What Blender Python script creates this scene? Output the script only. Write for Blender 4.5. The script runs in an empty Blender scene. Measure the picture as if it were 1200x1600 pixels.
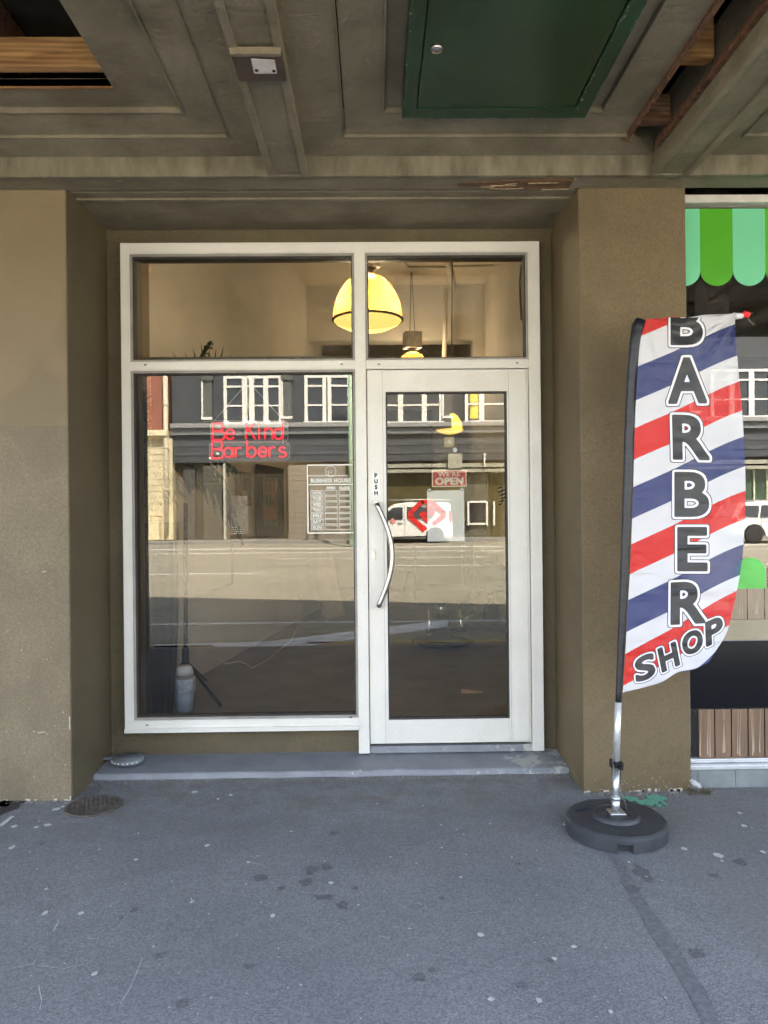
import bpy, bmesh, math, random
from mathutils import Vector, Matrix, noise as mnoise
random.seed(7)
R = math.radians
sc = bpy.context.scene
C = sc.collection

# ------------------------------------------------------------------ camera
F = 1155.0                       # focal length in photo pixels (1200x1600)
CAMZ = 1.37
CAM = Vector((0, 0, CAMZ))
cam_m = Matrix.Rotation(R(-0.85), 3, 'Z') @ Matrix.Rotation(R(90.0), 3, 'X') @ Matrix.Rotation(-0.0100, 3, 'Z')
cd = bpy.data.cameras.new('camera'); cam = bpy.data.objects.new('camera', cd); C.objects.link(cam)
cd.sensor_fit = 'VERTICAL'; cd.sensor_height = 36.0; cd.lens = 36.0 * F / 1600.0
cd.clip_start = 0.05; cd.clip_end = 1200
cam.matrix_world = Matrix.Translation(CAM) @ cam_m.to_4x4()
sc.camera = cam

# ------------------------------------------------------------------ sky and sun
SUN_EL, SUN_AZ = R(48), R(17)
w = bpy.data.worlds.new('World'); sc.world = w; w.use_nodes = True
nt = w.node_tree; bg = nt.nodes['Background']
sky = nt.nodes.new('ShaderNodeTexSky'); sky.sky_type = 'NISHITA'; sky.sun_disc = False
sky.sun_elevation = SUN_EL; sky.sun_rotation = SUN_AZ; sky.dust_density = 1.5
hs = nt.nodes.new('ShaderNodeHueSaturation'); hs.inputs['Saturation'].default_value = 0.62; nt.links.new(sky.outputs[0], hs.inputs['Color']); nt.links.new(hs.outputs[0], bg.inputs[0]); bg.inputs[1].default_value = 0.15
sd = bpy.data.lights.new('sun', 'SUN'); sd.energy = 5.0; sd.angle = R(0.53); sd.color = (1.0, 0.93, 0.82)
so = bpy.data.objects.new('sun', sd); C.objects.link(so)
sdir = Vector((math.sin(SUN_AZ)*math.cos(SUN_EL), math.cos(SUN_AZ)*math.cos(SUN_EL), math.sin(SUN_EL)))
so.rotation_euler = sdir.to_track_quat('Z', 'Y').to_euler(); so.location = (0, 0, 30)
sc.view_settings.view_transform = 'Standard'; sc.view_settings.look = 'None'
sc.view_settings.exposure = 3.08; sc.view_settings.gamma = 1.0
sc.cycles.max_bounces = 10; sc.cycles.diffuse_bounces = 5; sc.cycles.glossy_bounces = 4
sc.cycles.transparent_max_bounces = 16; sc.cycles.transmission_bounces = 6
sc.cycles.sample_clamp_indirect = 2.5; sc.cycles.caustics_reflective = False; sc.cycles.caustics_refractive = False
sc.cycles.use_denoising = True; sc.cycles.denoising_input_passes = 'RGB_ALBEDO'; sc.cycles.denoising_prefilter = 'ACCURATE'

# ------------------------------------------------------------------ photo pixel -> world
def ray(px, py):
    return cam_m @ Vector(((px-600)/F, -(py-800)/F, -1.0))
def P(px, py, Y):
    d = ray(px, py); return CAM + d*(Y/d.y)
def PZ(px, py, z):
    d = ray(px, py); return CAM + d*((z-CAMZ)/d.z)
def hit(px, py, n, k):           # plane n.p = k
    d = ray(px, py); return CAM + d*((k - n.dot(CAM))/n.dot(d))
YG = 4.085                       # glass plane of the barber shop
YS = 3.640                       # glass plane of the neighbour shop
def XZ(px, py, Y):
    p = P(px, py, Y); return p.x, p.z
def MX(px, Yv): return P(px, 800, Yv).x
def MZ(py, Yv): return CAMZ + (801.5-py)/F*Yv     # heights seen in the reflection (roll left out)

# ------------------------------------------------------------------ materials
MATS = {}
def N(nt, t, **kw):
    n = nt.nodes.new(t)
    for k, v in kw.items():
        if k.startswith('i_'): n.inputs[k[2:].replace('_', ' ')].default_value = v
        else: setattr(n, k, v)
    return n
def mat(name, col, rough=0.6, metal=0.0, var=0.12, scale=6.0, bump=0.0, bscale=60.0, spec=0.5, stretch=(1,1,1), col2=None, fine=0.0, coat=0.0, emis=None, estr=0.0, bdist=0.004):
    if name in MATS: return MATS[name]
    m = bpy.data.materials.new(name); m.use_nodes = True; t = m.node_tree; b = t.nodes['Principled BSDF']; L = t.links.new
    b.inputs['Roughness'].default_value = rough; b.inputs['Metallic'].default_value = metal
    b.inputs['Specular IOR Level'].default_value = spec; b.inputs['Coat Weight'].default_value = coat
    tc = N(t, 'ShaderNodeTexCoord'); mp = N(t, 'ShaderNodeMapping'); mp.inputs['Scale'].default_value = stretch
    L(tc.outputs['Object'], mp.inputs[0])
    n1 = N(t, 'ShaderNodeTexNoise'); n1.inputs['Scale'].default_value = scale; n1.inputs['Detail'].default_value = 6; n1.inputs['Roughness'].default_value = .62
    L(mp.outputs[0], n1.inputs['Vector'])
    c2 = col2 or tuple(min(1, c*(1+2.2*var)) for c in col)
    rp = N(t, 'ShaderNodeMapRange'); rp.inputs['From Min'].default_value = .32; rp.inputs['From Max'].default_value = .68
    L(n1.outputs[0], rp.inputs[0])
    mx = N(t, 'ShaderNodeMix', data_type='RGBA')
    mx.inputs[6].default_value = (*[c*(1-var) for c in col], 1); mx.inputs[7].default_value = (*c2, 1)
    L(rp.outputs[0], mx.inputs[0]); outc = mx.outputs[2]
    if fine > 0:
        n3 = N(t, 'ShaderNodeTexNoise'); n3.inputs['Scale'].default_value = bscale*1.5; n3.inputs['Detail'].default_value = 3
        L(tc.outputs['Object'], n3.inputs['Vector'])
        r3 = N(t, 'ShaderNodeMapRange'); r3.inputs['From Min'].default_value = .3; r3.inputs['From Max'].default_value = .7
        r3.inputs['To Min'].default_value = 1-fine; r3.inputs['To Max'].default_value = 1+fine
        L(n3.outputs[0], r3.inputs[0])
        mu = N(t, 'ShaderNodeMix', data_type='RGBA', blend_type='MULTIPLY'); mu.inputs[0].default_value = 1
        L(outc, mu.inputs[6]); L(r3.outputs[0], mu.inputs[7]); outc = mu.outputs[2]
    L(outc, b.inputs['Base Color'])
    if bump > 0:
        n2 = N(t, 'ShaderNodeTexNoise'); n2.inputs['Scale'].default_value = bscale; n2.inputs['Detail'].default_value = 4
        L(tc.outputs['Object'], n2.inputs['Vector'])
        bp = N(t, 'ShaderNodeBump'); bp.inputs['Strength'].default_value = bump; bp.inputs['Distance'].default_value = bdist
        L(n2.outputs[0], bp.inputs['Height']); L(bp.outputs[0], b.inputs['Normal'])
    if emis:
        b.inputs['Emission Color'].default_value = (*emis, 1); b.inputs['Emission Strength'].default_value = estr
    m['_c'] = 1; del m['_c']
    MATS[name] = m; return m
def nodes_of(m):
    t = m.node_tree; return t, t.nodes['Principled BSDF'], t.links.new
def base_link(t, b):
    return b.inputs['Base Color'].links[0].from_socket
def glass_mat(name, tint, refl, wavy=0.0, wscale=1.2, wdist=0.01):
    m = bpy.data.materials.new(name); m.use_nodes = True; t = m.node_tree; L = t.links.new
    t.nodes.remove(t.nodes['Principled BSDF']); out = t.nodes['Material Output']
    g = N(t, 'ShaderNodeBsdfGlossy'); g.inputs['Roughness'].default_value = 0.0; g.inputs['Color'].default_value = (1, .97, .9, 1)
    tr = N(t, 'ShaderNodeBsdfTransparent'); tr.inputs['Color'].default_value = (*tint, 1)
    fr = N(t, 'ShaderNodeFresnel'); fr.inputs['IOR'].default_value = 1.45
    ad = N(t, 'ShaderNodeMath', operation='ADD', use_clamp=True); ad.inputs[1].default_value = refl
    L(fr.outputs[0], ad.inputs[0])
    mx = N(t, 'ShaderNodeMixShader'); L(ad.outputs[0], mx.inputs[0]); L(tr.outputs[0], mx.inputs[1]); L(g.outputs[0], mx.inputs[2])
    L(mx.outputs[0], out.inputs[0])
    if wavy:
        tc = N(t, 'ShaderNodeTexCoord'); n = N(t, 'ShaderNodeTexNoise'); n.inputs['Scale'].default_value = wscale; n.inputs['Detail'].default_value = 0.5
        L(tc.outputs['Object'], n.inputs['Vector']); bp = N(t, 'ShaderNodeBump'); bp.inputs['Strength'].default_value = wavy; bp.inputs['Distance'].default_value = wdist
        L(n.outputs[0], bp.inputs['Height']); L(bp.outputs[0], g.inputs['Normal'])
    MATS[name] = m; return m

# ------------------------------------------------------------------ mesh helpers
def nb(): return bmesh.new()
def box(bm, x0, x1, y0, y1, z0, z1):
    x0, x1 = min(x0, x1), max(x0, x1); y0, y1 = min(y0, y1), max(y0, y1); z0, z1 = min(z0, z1), max(z0, z1)
    v = [bm.verts.new(c) for c in ((x0,y0,z0),(x1,y0,z0),(x1,y1,z0),(x0,y1,z0),(x0,y0,z1),(x1,y0,z1),(x1,y1,z1),(x0,y1,z1))]
    fs = [bm.faces.new([v[i] for i in f]) for f in ((3,2,1,0),(4,5,6,7),(0,1,5,4),(1,2,6,5),(2,3,7,6),(3,0,4,7))]
    return v, fs
def obox(bm, c, ax, ay, az):      # centre + half axes
    v = []
    for s in ((-1,-1,-1),(1,-1,-1),(1,1,-1),(-1,1,-1),(-1,-1,1),(1,-1,1),(1,1,1),(-1,1,1)):
        v.append(bm.verts.new(Vector(c)+Vector(ax)*s[0]+Vector(ay)*s[1]+Vector(az)*s[2]))
    return [bm.faces.new([v[i] for i in f]) for f in ((3,2,1,0),(4,5,6,7),(0,1,5,4),(1,2,6,5),(2,3,7,6),(3,0,4,7))]
def tube(bm, pts, r, seg=10, closed=False, flat=1.0):
    pts = [Vector(p) for p in pts]; n = len(pts); rr = r if isinstance(r, (list, tuple)) else [r]*n
    rings = []; up = None
    for i, p in enumerate(pts):
        if closed: t = pts[(i+1) % n]-pts[i-1]
        else: t = pts[min(i+1, n-1)]-pts[max(i-1, 0)]
        t.normalize()
        if up is None: up = Vector((0,1,0)) if abs(t.y) < .9 else Vector((1,0,0))
        s = t.cross(up).normalized(); up = s.cross(t).normalized()
        rings.append([bm.verts.new(p + (s*math.cos(a) + up*math.sin(a)*flat)*rr[i]) for a in [2*math.pi*k/seg for k in range(seg)]])
    m = n if closed else n-1
    for i in range(m):
        a, b = rings[i], rings[(i+1) % n]
        for k in range(seg): bm.faces.new((a[k], a[(k+1) % seg], b[(k+1) % seg], b[k])).smooth = True
    if not closed: bm.faces.new(rings[0][::-1]); bm.faces.new(rings[-1])
def lathe(bm, prof, c=(0,0,0), seg=40, axis='Z', smooth=True):
    c = Vector(c); rings = []
    for r, h in prof:
        ring = []
        for k in range(seg):
            a = 2*math.pi*k/seg
            q = Vector((r*math.cos(a), r*math.sin(a), h))
            if axis == 'Y': q = Vector((q.x, q.z, q.y))
            if axis == 'X': q = Vector((q.z, q.x, q.y))
            ring.append(bm.verts.new(c+q))
        rings.append(ring)
    for i in range(len(rings)-1):
        a, b = rings[i], rings[i+1]
        for k in range(seg):
            f = bm.faces.new((a[k], a[(k+1) % seg], b[(k+1) % seg], b[k])); f.smooth = smooth
    if prof[0][0] > 1e-5: bm.faces.new(rings[0][::-1])
    if prof[-1][0] > 1e-5: bm.faces.new(rings[-1])
def prism(bm, pts, dv):            # polygon pts (3d) extruded by dv
    dv = Vector(dv); a = [bm.verts.new(Vector(p)) for p in pts]; b = [bm.verts.new(Vector(p)+dv) for p in pts]
    fs = [bm.faces.new(a), bm.faces.new(b[::-1])]
    n = len(a)
    for i in range(n): fs.append(bm.faces.new((a[i], b[i], b[(i+1) % n], a[(i+1) % n])))
    return fs
def frame(bm, x0, x1, z0, z1, y0, y1, wl, wr=None, wt=None, wb=None):
    wr = wl if wr is None else wr; wt = wl if wt is None else wt; wb = wl if wb is None else wb
    box(bm, x0, x0+wl, y0, y1, z0, z1); box(bm, x1-wr, x1, y0, y1, z0, z1)
    box(bm, x0+wl, x1-wr, y0, y1, z1-wt, z1); box(bm, x0+wl, x1-wr, y0, y1, z0, z0+wb)
ORG = {}
def obj(name, bm, m, parent=None, label=None, bevel=0.0, smooth=False):
    org = ORG[parent.name] if parent else Vector((0,0,0))
    bmesh.ops.recalc_face_normals(bm, faces=bm.faces)
    if org.length: bmesh.ops.translate(bm, verts=bm.verts, vec=-org)
    me = bpy.data.meshes.new(name); bm.to_mesh(me); bm.free()
    for mm in (m if isinstance(m, (list, tuple)) else [m]): me.materials.append(mm)
    o = bpy.data.objects.new(name, me); C.objects.link(o)
    if parent: o.parent = parent
    ORG[o.name] = org
    if label: o['label'] = label
    if smooth:
        for p in me.polygons: p.use_smooth = True
    if bevel:
        b = o.modifiers.new('bevel', 'BEVEL'); b.width = bevel; b.segments = 2; b.limit_method = 'ANGLE'; b.angle_limit = R(40)
    return o
def thing(name, label, cat, loc=(0,0,0), group=None):
    o = bpy.data.objects.new(name, None); C.objects.link(o); o.location = loc; o.empty_display_size = .1
    ORG[o.name] = Vector(loc); o['label'] = label; o['category'] = cat
    if group: o['group'] = group
    return o
def tag(o, label, cat, group=None):
    o['label'] = label; o['category'] = cat
    if group: o['group'] = group
    return o
def struct(name, bm, m, **kw):
    o = obj(name, bm, m, **kw); o['kind'] = 'structure'; return o

def text_bm(s, bold=0.0, spacing=1.0):
    cu = bpy.data.curves.new('t', 'FONT'); cu.body = s; cu.size = 1.0; cu.offset = bold; cu.resolution_u = 6; cu.space_character = spacing
    cu.fill_mode = 'FRONT'
    to = bpy.data.objects.new('t', cu); C.objects.link(to)
    dg = bpy.context.evaluated_depsgraph_get(); dg.update()
    me = bpy.data.meshes.new_from_object(to.evaluated_get(dg)); bm = nb(); bm.from_mesh(me)
    bpy.data.objects.remove(to); bpy.data.meshes.remove(me); bpy.data.curves.remove(cu)
    bmesh.ops.remove_doubles(bm, verts=bm.verts, dist=1e-5)
    return bm
def bbox2(bm):
    xs = [v.co.x for v in bm.verts]; ys = [v.co.y for v in bm.verts]
    return min(xs), max(xs), min(ys), max(ys)
def text_fit(s, x0, x1, z0, z1, y, thick=0.001, bold=0.02, spacing=1.05, keep=False):
    """lettering on a vertical plane facing -Y, fitted to a box"""
    t = text_bm(s, bold, spacing); a, b, c, d = bbox2(t)
    sx, sz = (x1-x0)/(b-a), (z1-z0)/(d-c)
    if keep: sx = sz = min(sx, sz)
    mx, mz = (x0+x1)/2, (z0+z1)/2
    for v in t.verts:
        v.co = Vector((mx+(v.co.x-(a+b)/2)*sx, y, mz+(v.co.y-(c+d)/2)*sz))
    r = bmesh.ops.extrude_face_region(t, geom=t.faces[:])
    for e in r['geom']:
        if isinstance(e, bmesh.types.BMVert): e.co.y -= thick
    return t
def merge(dst, src):
    me = bpy.data.meshes.new('m'); src.to_mesh(me); dst.from_mesh(me); bpy.data.meshes.remove(me); src.free()
    return dst

# ------------------------------------------------------------------ palette
# painted stucco of the building with scuffs, an older paint patch and a little splashed dirt
def wall_paint(name, col, patch=None):
    m = mat(name, col, rough=.62, var=.10, scale=1.6, bump=.9, bscale=75, fine=.16, bdist=.004, spec=.35)
    t, b, L = nodes_of(m); tc = N(t, 'ShaderNodeTexCoord'); prev = base_link(t, b)
    sep = N(t, 'ShaderNodeSeparateXYZ'); L(tc.outputs['Object'], sep.inputs[0])
    def blend(fac, col):
        nonlocal prev
        mx = N(t, 'ShaderNodeMix', data_type='RGBA'); mx.inputs[7].default_value = (*col, 1); L(fac, mx.inputs[0]); L(prev, mx.inputs[6]); prev = mx.outputs[2]
    if patch:                     # repainted upper zone of a slightly different mix, straight roller edge
        g = N(t, 'ShaderNodeMath', operation='GREATER_THAN'); g.inputs[1].default_value = patch[0]; L(sep.outputs[2], g.inputs[0])
        x = N(t, 'ShaderNodeMath', operation='LESS_THAN'); x.inputs[1].default_value = 0; L(sep.outputs[0], x.inputs[0])
        mm = N(t, 'ShaderNodeMath', operation='MULTIPLY'); L(g.outputs[0], mm.inputs[0]); L(x.outputs[0], mm.inputs[1])
        m2 = N(t, 'ShaderNodeMath', operation='MULTIPLY'); m2.inputs[1].default_value = .75; L(mm.outputs[0], m2.inputs[0])
        blend(m2.outputs[0], patch[1])
    # roller patches low on the wall
    n = N(t, 'ShaderNodeTexNoise'); n.inputs['Scale'].default_value = 1.3; n.inputs['Detail'].default_value = 2; L(tc.outputs['Object'], n.inputs['Vector'])
    r = N(t, 'ShaderNodeMapRange'); r.inputs['From Min'].default_value = .53; r.inputs['From Max'].default_value = .56; r.inputs['To Max'].default_value = .35
    L(n.outputs[0], r.inputs[0]); blend(r.outputs[0], tuple(c*.78 for c in col))
    # tiny pale chips
    v = N(t, 'ShaderNodeTexVoronoi'); v.inputs['Scale'].default_value = 9; L(tc.outputs['Object'], v.inputs['Vector'])
    r2 = N(t, 'ShaderNodeMapRange'); r2.inputs['From Min'].default_value = .035; r2.inputs['From Max'].default_value = .02; L(v.outputs[0], r2.inputs[0])
    z = N(t, 'ShaderNodeMapRange'); z.inputs['From Min'].default_value = 1.0; z.inputs['From Max'].default_value = .1; z.inputs['To Max'].default_value = .8; L(sep.outputs[2], z.inputs[0])
    k = N(t, 'ShaderNodeMath', operation='MULTIPLY'); L(r2.outputs[0], k.inputs[0]); L(z.outputs[0], k.inputs[1]); blend(k.outputs[0], (.55, .5, .42))
    L(prev, b.inputs['Base Color'])
    return m
M_wallL = wall_paint('olive_stucco_paint', (.182, .143, .092), (1.80, (.232, .172, .096)))
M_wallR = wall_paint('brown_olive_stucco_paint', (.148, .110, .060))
M_rev = wall_paint('shaded_recess_stucco', (.112, .090, .052))  # wall stucco darkened: the shade of the recess is in the colour

def soffit_mat():
    m = mat('weathered_soffit_paint', (.188, .160, .108), rough=.7, var=.2, scale=3.2, bump=.9, bscale=34, stretch=(1, 1, .5), col2=(.262, .224, .155), fine=.06, bdist=.006)
    t, b, L = nodes_of(m); tc = N(t, 'ShaderNodeTexCoord'); prev = base_link(t, b)
    n = N(t, 'ShaderNodeTexNoise'); n.inputs['Scale'].default_value = 9; n.inputs['Detail'].default_value = 8; n.inputs['Roughness'].default_value = .75; n.inputs['Distortion'].default_value = .6
    L(tc.outputs['Object'], n.inputs['Vector'])
    r = N(t, 'ShaderNodeMapRange'); r.inputs['From Min'].default_value = .60; r.inputs['From Max'].default_value = .70; r.inputs['To Max'].default_value = .6; L(n.outputs[0], r.inputs[0])
    mx = N(t, 'ShaderNodeMix', data_type='RGBA'); mx.inputs[7].default_value = (.34, .305, .22, 1); L(r.outputs[0], mx.inputs[0]); L(prev, mx.inputs[6])
    n2 = N(t, 'ShaderNodeTexNoise'); n2.inputs['Scale'].default_value = 2.1; n2.inputs['Detail'].default_value = 5; L(tc.outputs['Object'], n2.inputs['Vector'])
    r2 = N(t, 'ShaderNodeMapRange'); r2.inputs['From Min'].default_value = .52; r2.inputs['From Max'].default_value = .66; r2.inputs['To Max'].default_value = .5; L(n2.outputs[0], r2.inputs[0])
    m2 = N(t, 'ShaderNodeMix', data_type='RGBA'); m2.inputs[7].default_value = (.105, .080, .048, 1); L(r2.outputs[0], m2.inputs[0]); L(mx.outputs[2], m2.inputs[6])
    L(m2.outputs[2], b.inputs['Base Color']); return m
M_sof = soffit_mat()
def streak_mat():
    m = mat('streaked_beam_paint', (.140, .118, .076), rough=.75, var=.25, scale=4, stretch=(2.6, 1, .9), col2=(.235, .21, .145), bump=.3, bscale=30)
    return m
M_beam = streak_mat()
M_frame = mat('cream_aluminium_frame', (.77, .745, .68), rough=.42, var=.06, scale=3, col2=(.80, .775, .71), fine=.03, bscale=60, bump=.08)
M_gasket = mat('dark_gasket_rubber', (.05, .045, .04), rough=.7, var=.1)
M_steel = mat('brushed_steel', (.55, .52, .48), rough=.28, metal=1, var=.05, scale=40, stretch=(1, 1, .1))
M_alu = mat('dull_aluminium', (.62, .62, .63), rough=.35, metal=.9, var=.06, scale=20)
M_black = mat('black_plastic', (.010, .010, .012), rough=.45, spec=.25, var=.1, scale=20)
M_white = mat('white_plastic', (.75, .76, .77), rough=.45, var=.04)
M_dark = mat('dark_void', (.012, .011, .010), rough=.9)
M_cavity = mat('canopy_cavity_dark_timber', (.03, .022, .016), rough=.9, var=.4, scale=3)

# ================================================================== GROUND
def pavement_mat():
    m = bpy.data.materials.new('worn_asphalt_pavement'); m.use_nodes = True; t, b, L = nodes_of(m); MATS[m.name] = m
    tc = N(t, 'ShaderNodeTexCoord'); O = tc.outputs['Object']
    b.inputs['Roughness'].default_value = .82
    def no(sc_, de=4, ro=.6, di=0):
        n = N(t, 'ShaderNodeTexNoise'); n.inputs['Scale'].default_value = sc_; n.inputs['Detail'].default_value = de; n.inputs['Roughness'].default_value = ro; n.inputs['Distortion'].default_value = di
        L(O, n.inputs['Vector']); return n.outputs[0]
    def rng(s, a, b_, c=0, d=1):
        r = N(t, 'ShaderNodeMapRange'); r.inputs['From Min'].default_value = a; r.inputs['From Max'].default_value = b_; r.inputs['To Min'].default_value = c; r.inputs['To Max'].default_value = d
        L(s, r.inputs[0]); return r.outputs[0]
    def mixc(f, a, c, bt='MIX'):
        x = N(t, 'ShaderNodeMix', data_type='RGBA', blend_type=bt)
        for s, i in ((f, 0), (a, 6), (c, 7)):
            if hasattr(s, 'links') or hasattr(s, 'node'): L(s, x.inputs[i])
            else: x.inputs[i].default_value = s if i == 0 else (*s, 1)
        return x.outputs[2]
    base = mixc(rng(no(1.4, 5, .6), .35, .65), (.200, .206, .220), (.255, .258, .268))
    base = mixc(rng(no(5.5, 6, .7), .54, .70, 0, .35), base, (.150, .152, .160))
    # aggregate
    v = N(t, 'ShaderNodeTexVoronoi'); v.inputs['Scale'].default_value = 190; L(O, v.inputs['Vector'])
    cr = N(t, 'ShaderNodeValToRGB'); e = cr.color_ramp.elements; e[0].position = .0; e[0].color = (.5, .5, .5, 1); e[1].position = 1; e[1].color = (1.35, 1.35, 1.35, 1)
    sp = N(t, 'ShaderNodeSeparateColor'); L(v.outputs['Color'], sp.inputs[0]); L(sp.outputs[0], cr.inputs[0])
    base = mixc(.6, base, cr.outputs[0], 'MULTIPLY')
    wn = rng(no(330, 2, .5), .66, .78, 0, .65); base = mixc(wn, base, (.55, .54, .53))
    # dust and grit against the building
    s = N(t, 'ShaderNodeSeparateXYZ'); L(O, s.inputs[0])
    y = rng(s.outputs[1], 2.9, 3.55); k = N(t, 'ShaderNodeMath', operation='MULTIPLY'); L(y, k.inputs[0]); L(rng(no(7, 5, .7), .42, .62, 0, .55), k.inputs[1])
    base = mixc(k.outputs[0], base, (.150, .125, .100))
    # older, browner and coarser surface right of the seam: x > line
    ln = N(t, 'ShaderNodeMath', operation='MULTIPLY_ADD'); ln.inputs[1].default_value = -.012; ln.inputs[2].default_value = -1.12; L(s.outputs[1], ln.inputs[0])
    ad = N(t, 'ShaderNodeMath', operation='ADD'); L(s.outputs[0], ad.inputs[0]); L(ln.outputs[0], ad.inputs[1])
    base = mixc(rng(ad.outputs[0], 0, .03, 0, .55), base, mixc(rng(no(60, 3, .7), .35, .7), (.16, .152, .148), (.31, .298, .29)))
    L(base, b.inputs['Base Color'])
    h = N(t, 'ShaderNodeMath', operation='ADD'); L(v.outputs['Distance'], h.inputs[0]); L(no(120, 4, .7), h.inputs[1])
    bp = N(t, 'ShaderNodeBump'); bp.inputs['Strength'].default_value = .55; bp.inputs['Distance'].default_value = .005; L(h.outputs[0], bp.inputs['Height']); L(bp.outputs[0], b.inputs['Normal'])
    return m
M_pave = pavement_mat()
M_gum = mat('old_chewing_gum', (.52, .53, .50), rough=.7, var=.15, scale=60)
M_stain = mat('dark_oil_stain', (.125, .126, .132), rough=.75, var=.25, scale=90, bump=.5, bscale=200)
M_seam = mat('bitumen_seam', (.155, .158, .168), rough=.7, var=.2, scale=50, bump=.5, bscale=180)
M_scr = mat('pale_scratch', (.36, .37, .38), rough=.8, var=.3, scale=80)
M_greenp = mat('spilt_green_paint', (.16, .50, .33), rough=.6, var=.4, scale=120, col2=(.22, .6, .42))
M_tar = mat('fresh_bitumen', (.03, .03, .033), rough=.55, var=.3, scale=60, bump=.8, bscale=120)

bm = nb(); KERB_Y = .55
box(bm, -60, 60, KERB_Y+.16, 4.6, -.25, 0.0)
def blob(bm, px, py, rx, ry, mi, z=.0025, n=12, jag=.25, rot=0.0):
    c = PZ(px, py, 0); k = c.y/F                   # metres per pixel here
    foreshort = CAMZ/max(.5, c.y)
    RX = rx*k; RY = ry*k/foreshort
    a0 = random.random()*6; pts = []
    for i in range(n):
        a = 2*math.pi*i/n; j = 1 + jag*(random.random()-.5)*2
        x, y = RX*math.cos(a)*j, RY*math.sin(a)*j
        pts.append(bm.verts.new((c.x + x*math.cos(rot)-y*math.sin(rot), c.y + x*math.sin(rot)+y*math.cos(rot), z)))
    f = bm.faces.new(pts)
    if f.normal.z < 0: f.normal_flip()
    f.material_index = mi
def streak(bm, pxs, w, mi, z=.003):
    pts = [PZ(x, y, 0) for x, y in pxs]
    k = w*pts[0].y/F/2
    L_, R_ = [], []
    for i, p in enumerate(pts):
        t = (pts[min(i+1, len(pts)-1)]-pts[max(i-1, 0)]).normalized(); s = Vector((-t.y, t.x, 0))
        j = k*random.uniform(.7, 1.2)
        L_.append(bm.verts.new((p.x+s.x*j, p.y+s.y*j, z))); R_.append(bm.verts.new((p.x-s.x*j, p.y-s.y*j, z)))
    for i in range(len(pts)-1):
        f = bm.faces.new((L_[i], R_[i], R_[i+1], L_[i+1])); f.material_index = mi
gum = [(22,1292,6,3),(70,1428,5,4),(126,1428,6,3),(19,1325,5,3),(57,1293,4,2),(88,1265,6,3),(98,1261,4,2),(74,1290,6,3),(213,1344,4,2),(323,1322,5,3),(388,1348,4,2),(517,1380,5,3),(426,1432,5,3),(147,1523,5,4),(751,1462,6,4),(897,1480,5,3),(866,1499,5,3),(767,1562,6,4),(842,1564,6,5),(954,1582,4,4),(1069,1327,6,3),(1122,1337,8,4.5),(1128,1346,3,2),(1192,1332,4,3),(983,1348,3,2),(881,1289,3,2),(1156,1271,5,2),(1163,1291,5,3),(341,1249,3,2),(304,1238,6,2),(360,1243,4,2),(72,1390,3,2),(300,1410,4,3),(720,1371,3,1.5),(560,1415,2,1.5),(640,1452,2,1.5),(990,1315,2,1.3),(1040,1560,2,2),(470,1540,2,2),(240,1480,2,2),(330,1560,2,2),(610,1340,2,1.3),(690,1325,2,1.2),(800,1340,2,1.2),(455,1300,2,1.2)]
for x, y, rx, ry in gum: blob(bm, x, y, rx*.85, ry*.85, 1)
for x, y, rx, ry in [(408,1372,11,6),(440,1388,6,3),(487,1360,10,6),(510,1355,8,4),(478,1379,11,6),(505,1402,14,4),(535,1415,10,6),(520,1302,6,3),(654,1527,10,7),(675,1516,5,4),(810,1350,4,2),(990,1390,12,6),(1156,1347,9,5),(285,1568,9,7),(250,1493,7,5),(190,1434,4,3),(1115,1368,9,3),(1090,1490,14,7),(1005,1365,10,13),(210,1422,5,4),(65,1318,5,2),(555,1388,5,3),(860,1502,5,4),(690,1404,4,3),(815,1540,9,5),(390,1510,8,5)]: blob(bm, x, y, rx, ry, 2, z=.0018, n=18, jag=.35)
for _ in range(90):
    y = random.uniform(1255, 1600); x = random.uniform(0, 1200); blob(bm, x, y, random.uniform(.8, 1.8), random.uniform(.5, 1.2), 1, n=6)
streak(bm, [(222,1498),(214,1520),(203,1545),(188,1570)], 1.6, 4)
streak(bm, [(30,1512),(52,1508),(56,1500)], 2, 4); streak(bm, [(60,1540),(65,1565),(62,1580)], 1.6, 4); streak(bm, [(92,1440),(84,1455)], 2, 4)
streak(bm, [(60,1510),(100,1515),(130,1508)], 1.5, 4); streak(bm, [(302,1412),(298,1404)], 2.5, 4); streak(bm, [(0,1292),(20,1276)], 7, 1)
for _ in range(16):
    y = random.uniform(1300, 1590); x = random.uniform(40, 1150); a = random.uniform(-20, 20); streak(bm, [(x, y), (x+a, y+random.uniform(-6, 6))], 1.2, 4)
# bitumen seam running from under the flag base to the lower right
sL = [(935,1322),(958,1345),(975,1385),(1000,1425),(1020,1465),(1050,1510),(1080,1560),(1098,1600),(1115,1640)]
sR = [(955,1322),(985,1352),(1003,1388),(1030,1425),(1060,1462),(1087,1510),(1118,1555),(1135,1600),(1155,1640)]
sR = [(l_[0]+(r_[0]-l_[0])*.72, r_[1]) for l_, r_ in zip(sL, sR)]
a = [bm.verts.new((*PZ(x+random.uniform(-2,2), y, 0).xy, .0015)) for x, y in sL]; b_ = [bm.verts.new((*PZ(x+random.uniform(-2,2), y, 0).xy, .0015)) for x, y in sR]
for i in range(len(a)-1): bm.faces.new((a[i], b_[i], b_[i+1], a[i+1])).material_index = 3
for x, y, rx, ry in [(985,1249,11,4),(1008,1254,13,5),(1022,1250,15,6),(1030,1260,6,4),(1028,1247,12,4),(975,1247,4,2),(1037,1256,4,3)]: blob(bm, x, y, rx, ry, 5, z=.003+random.random()*.002, n=16, jag=.5)
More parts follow.
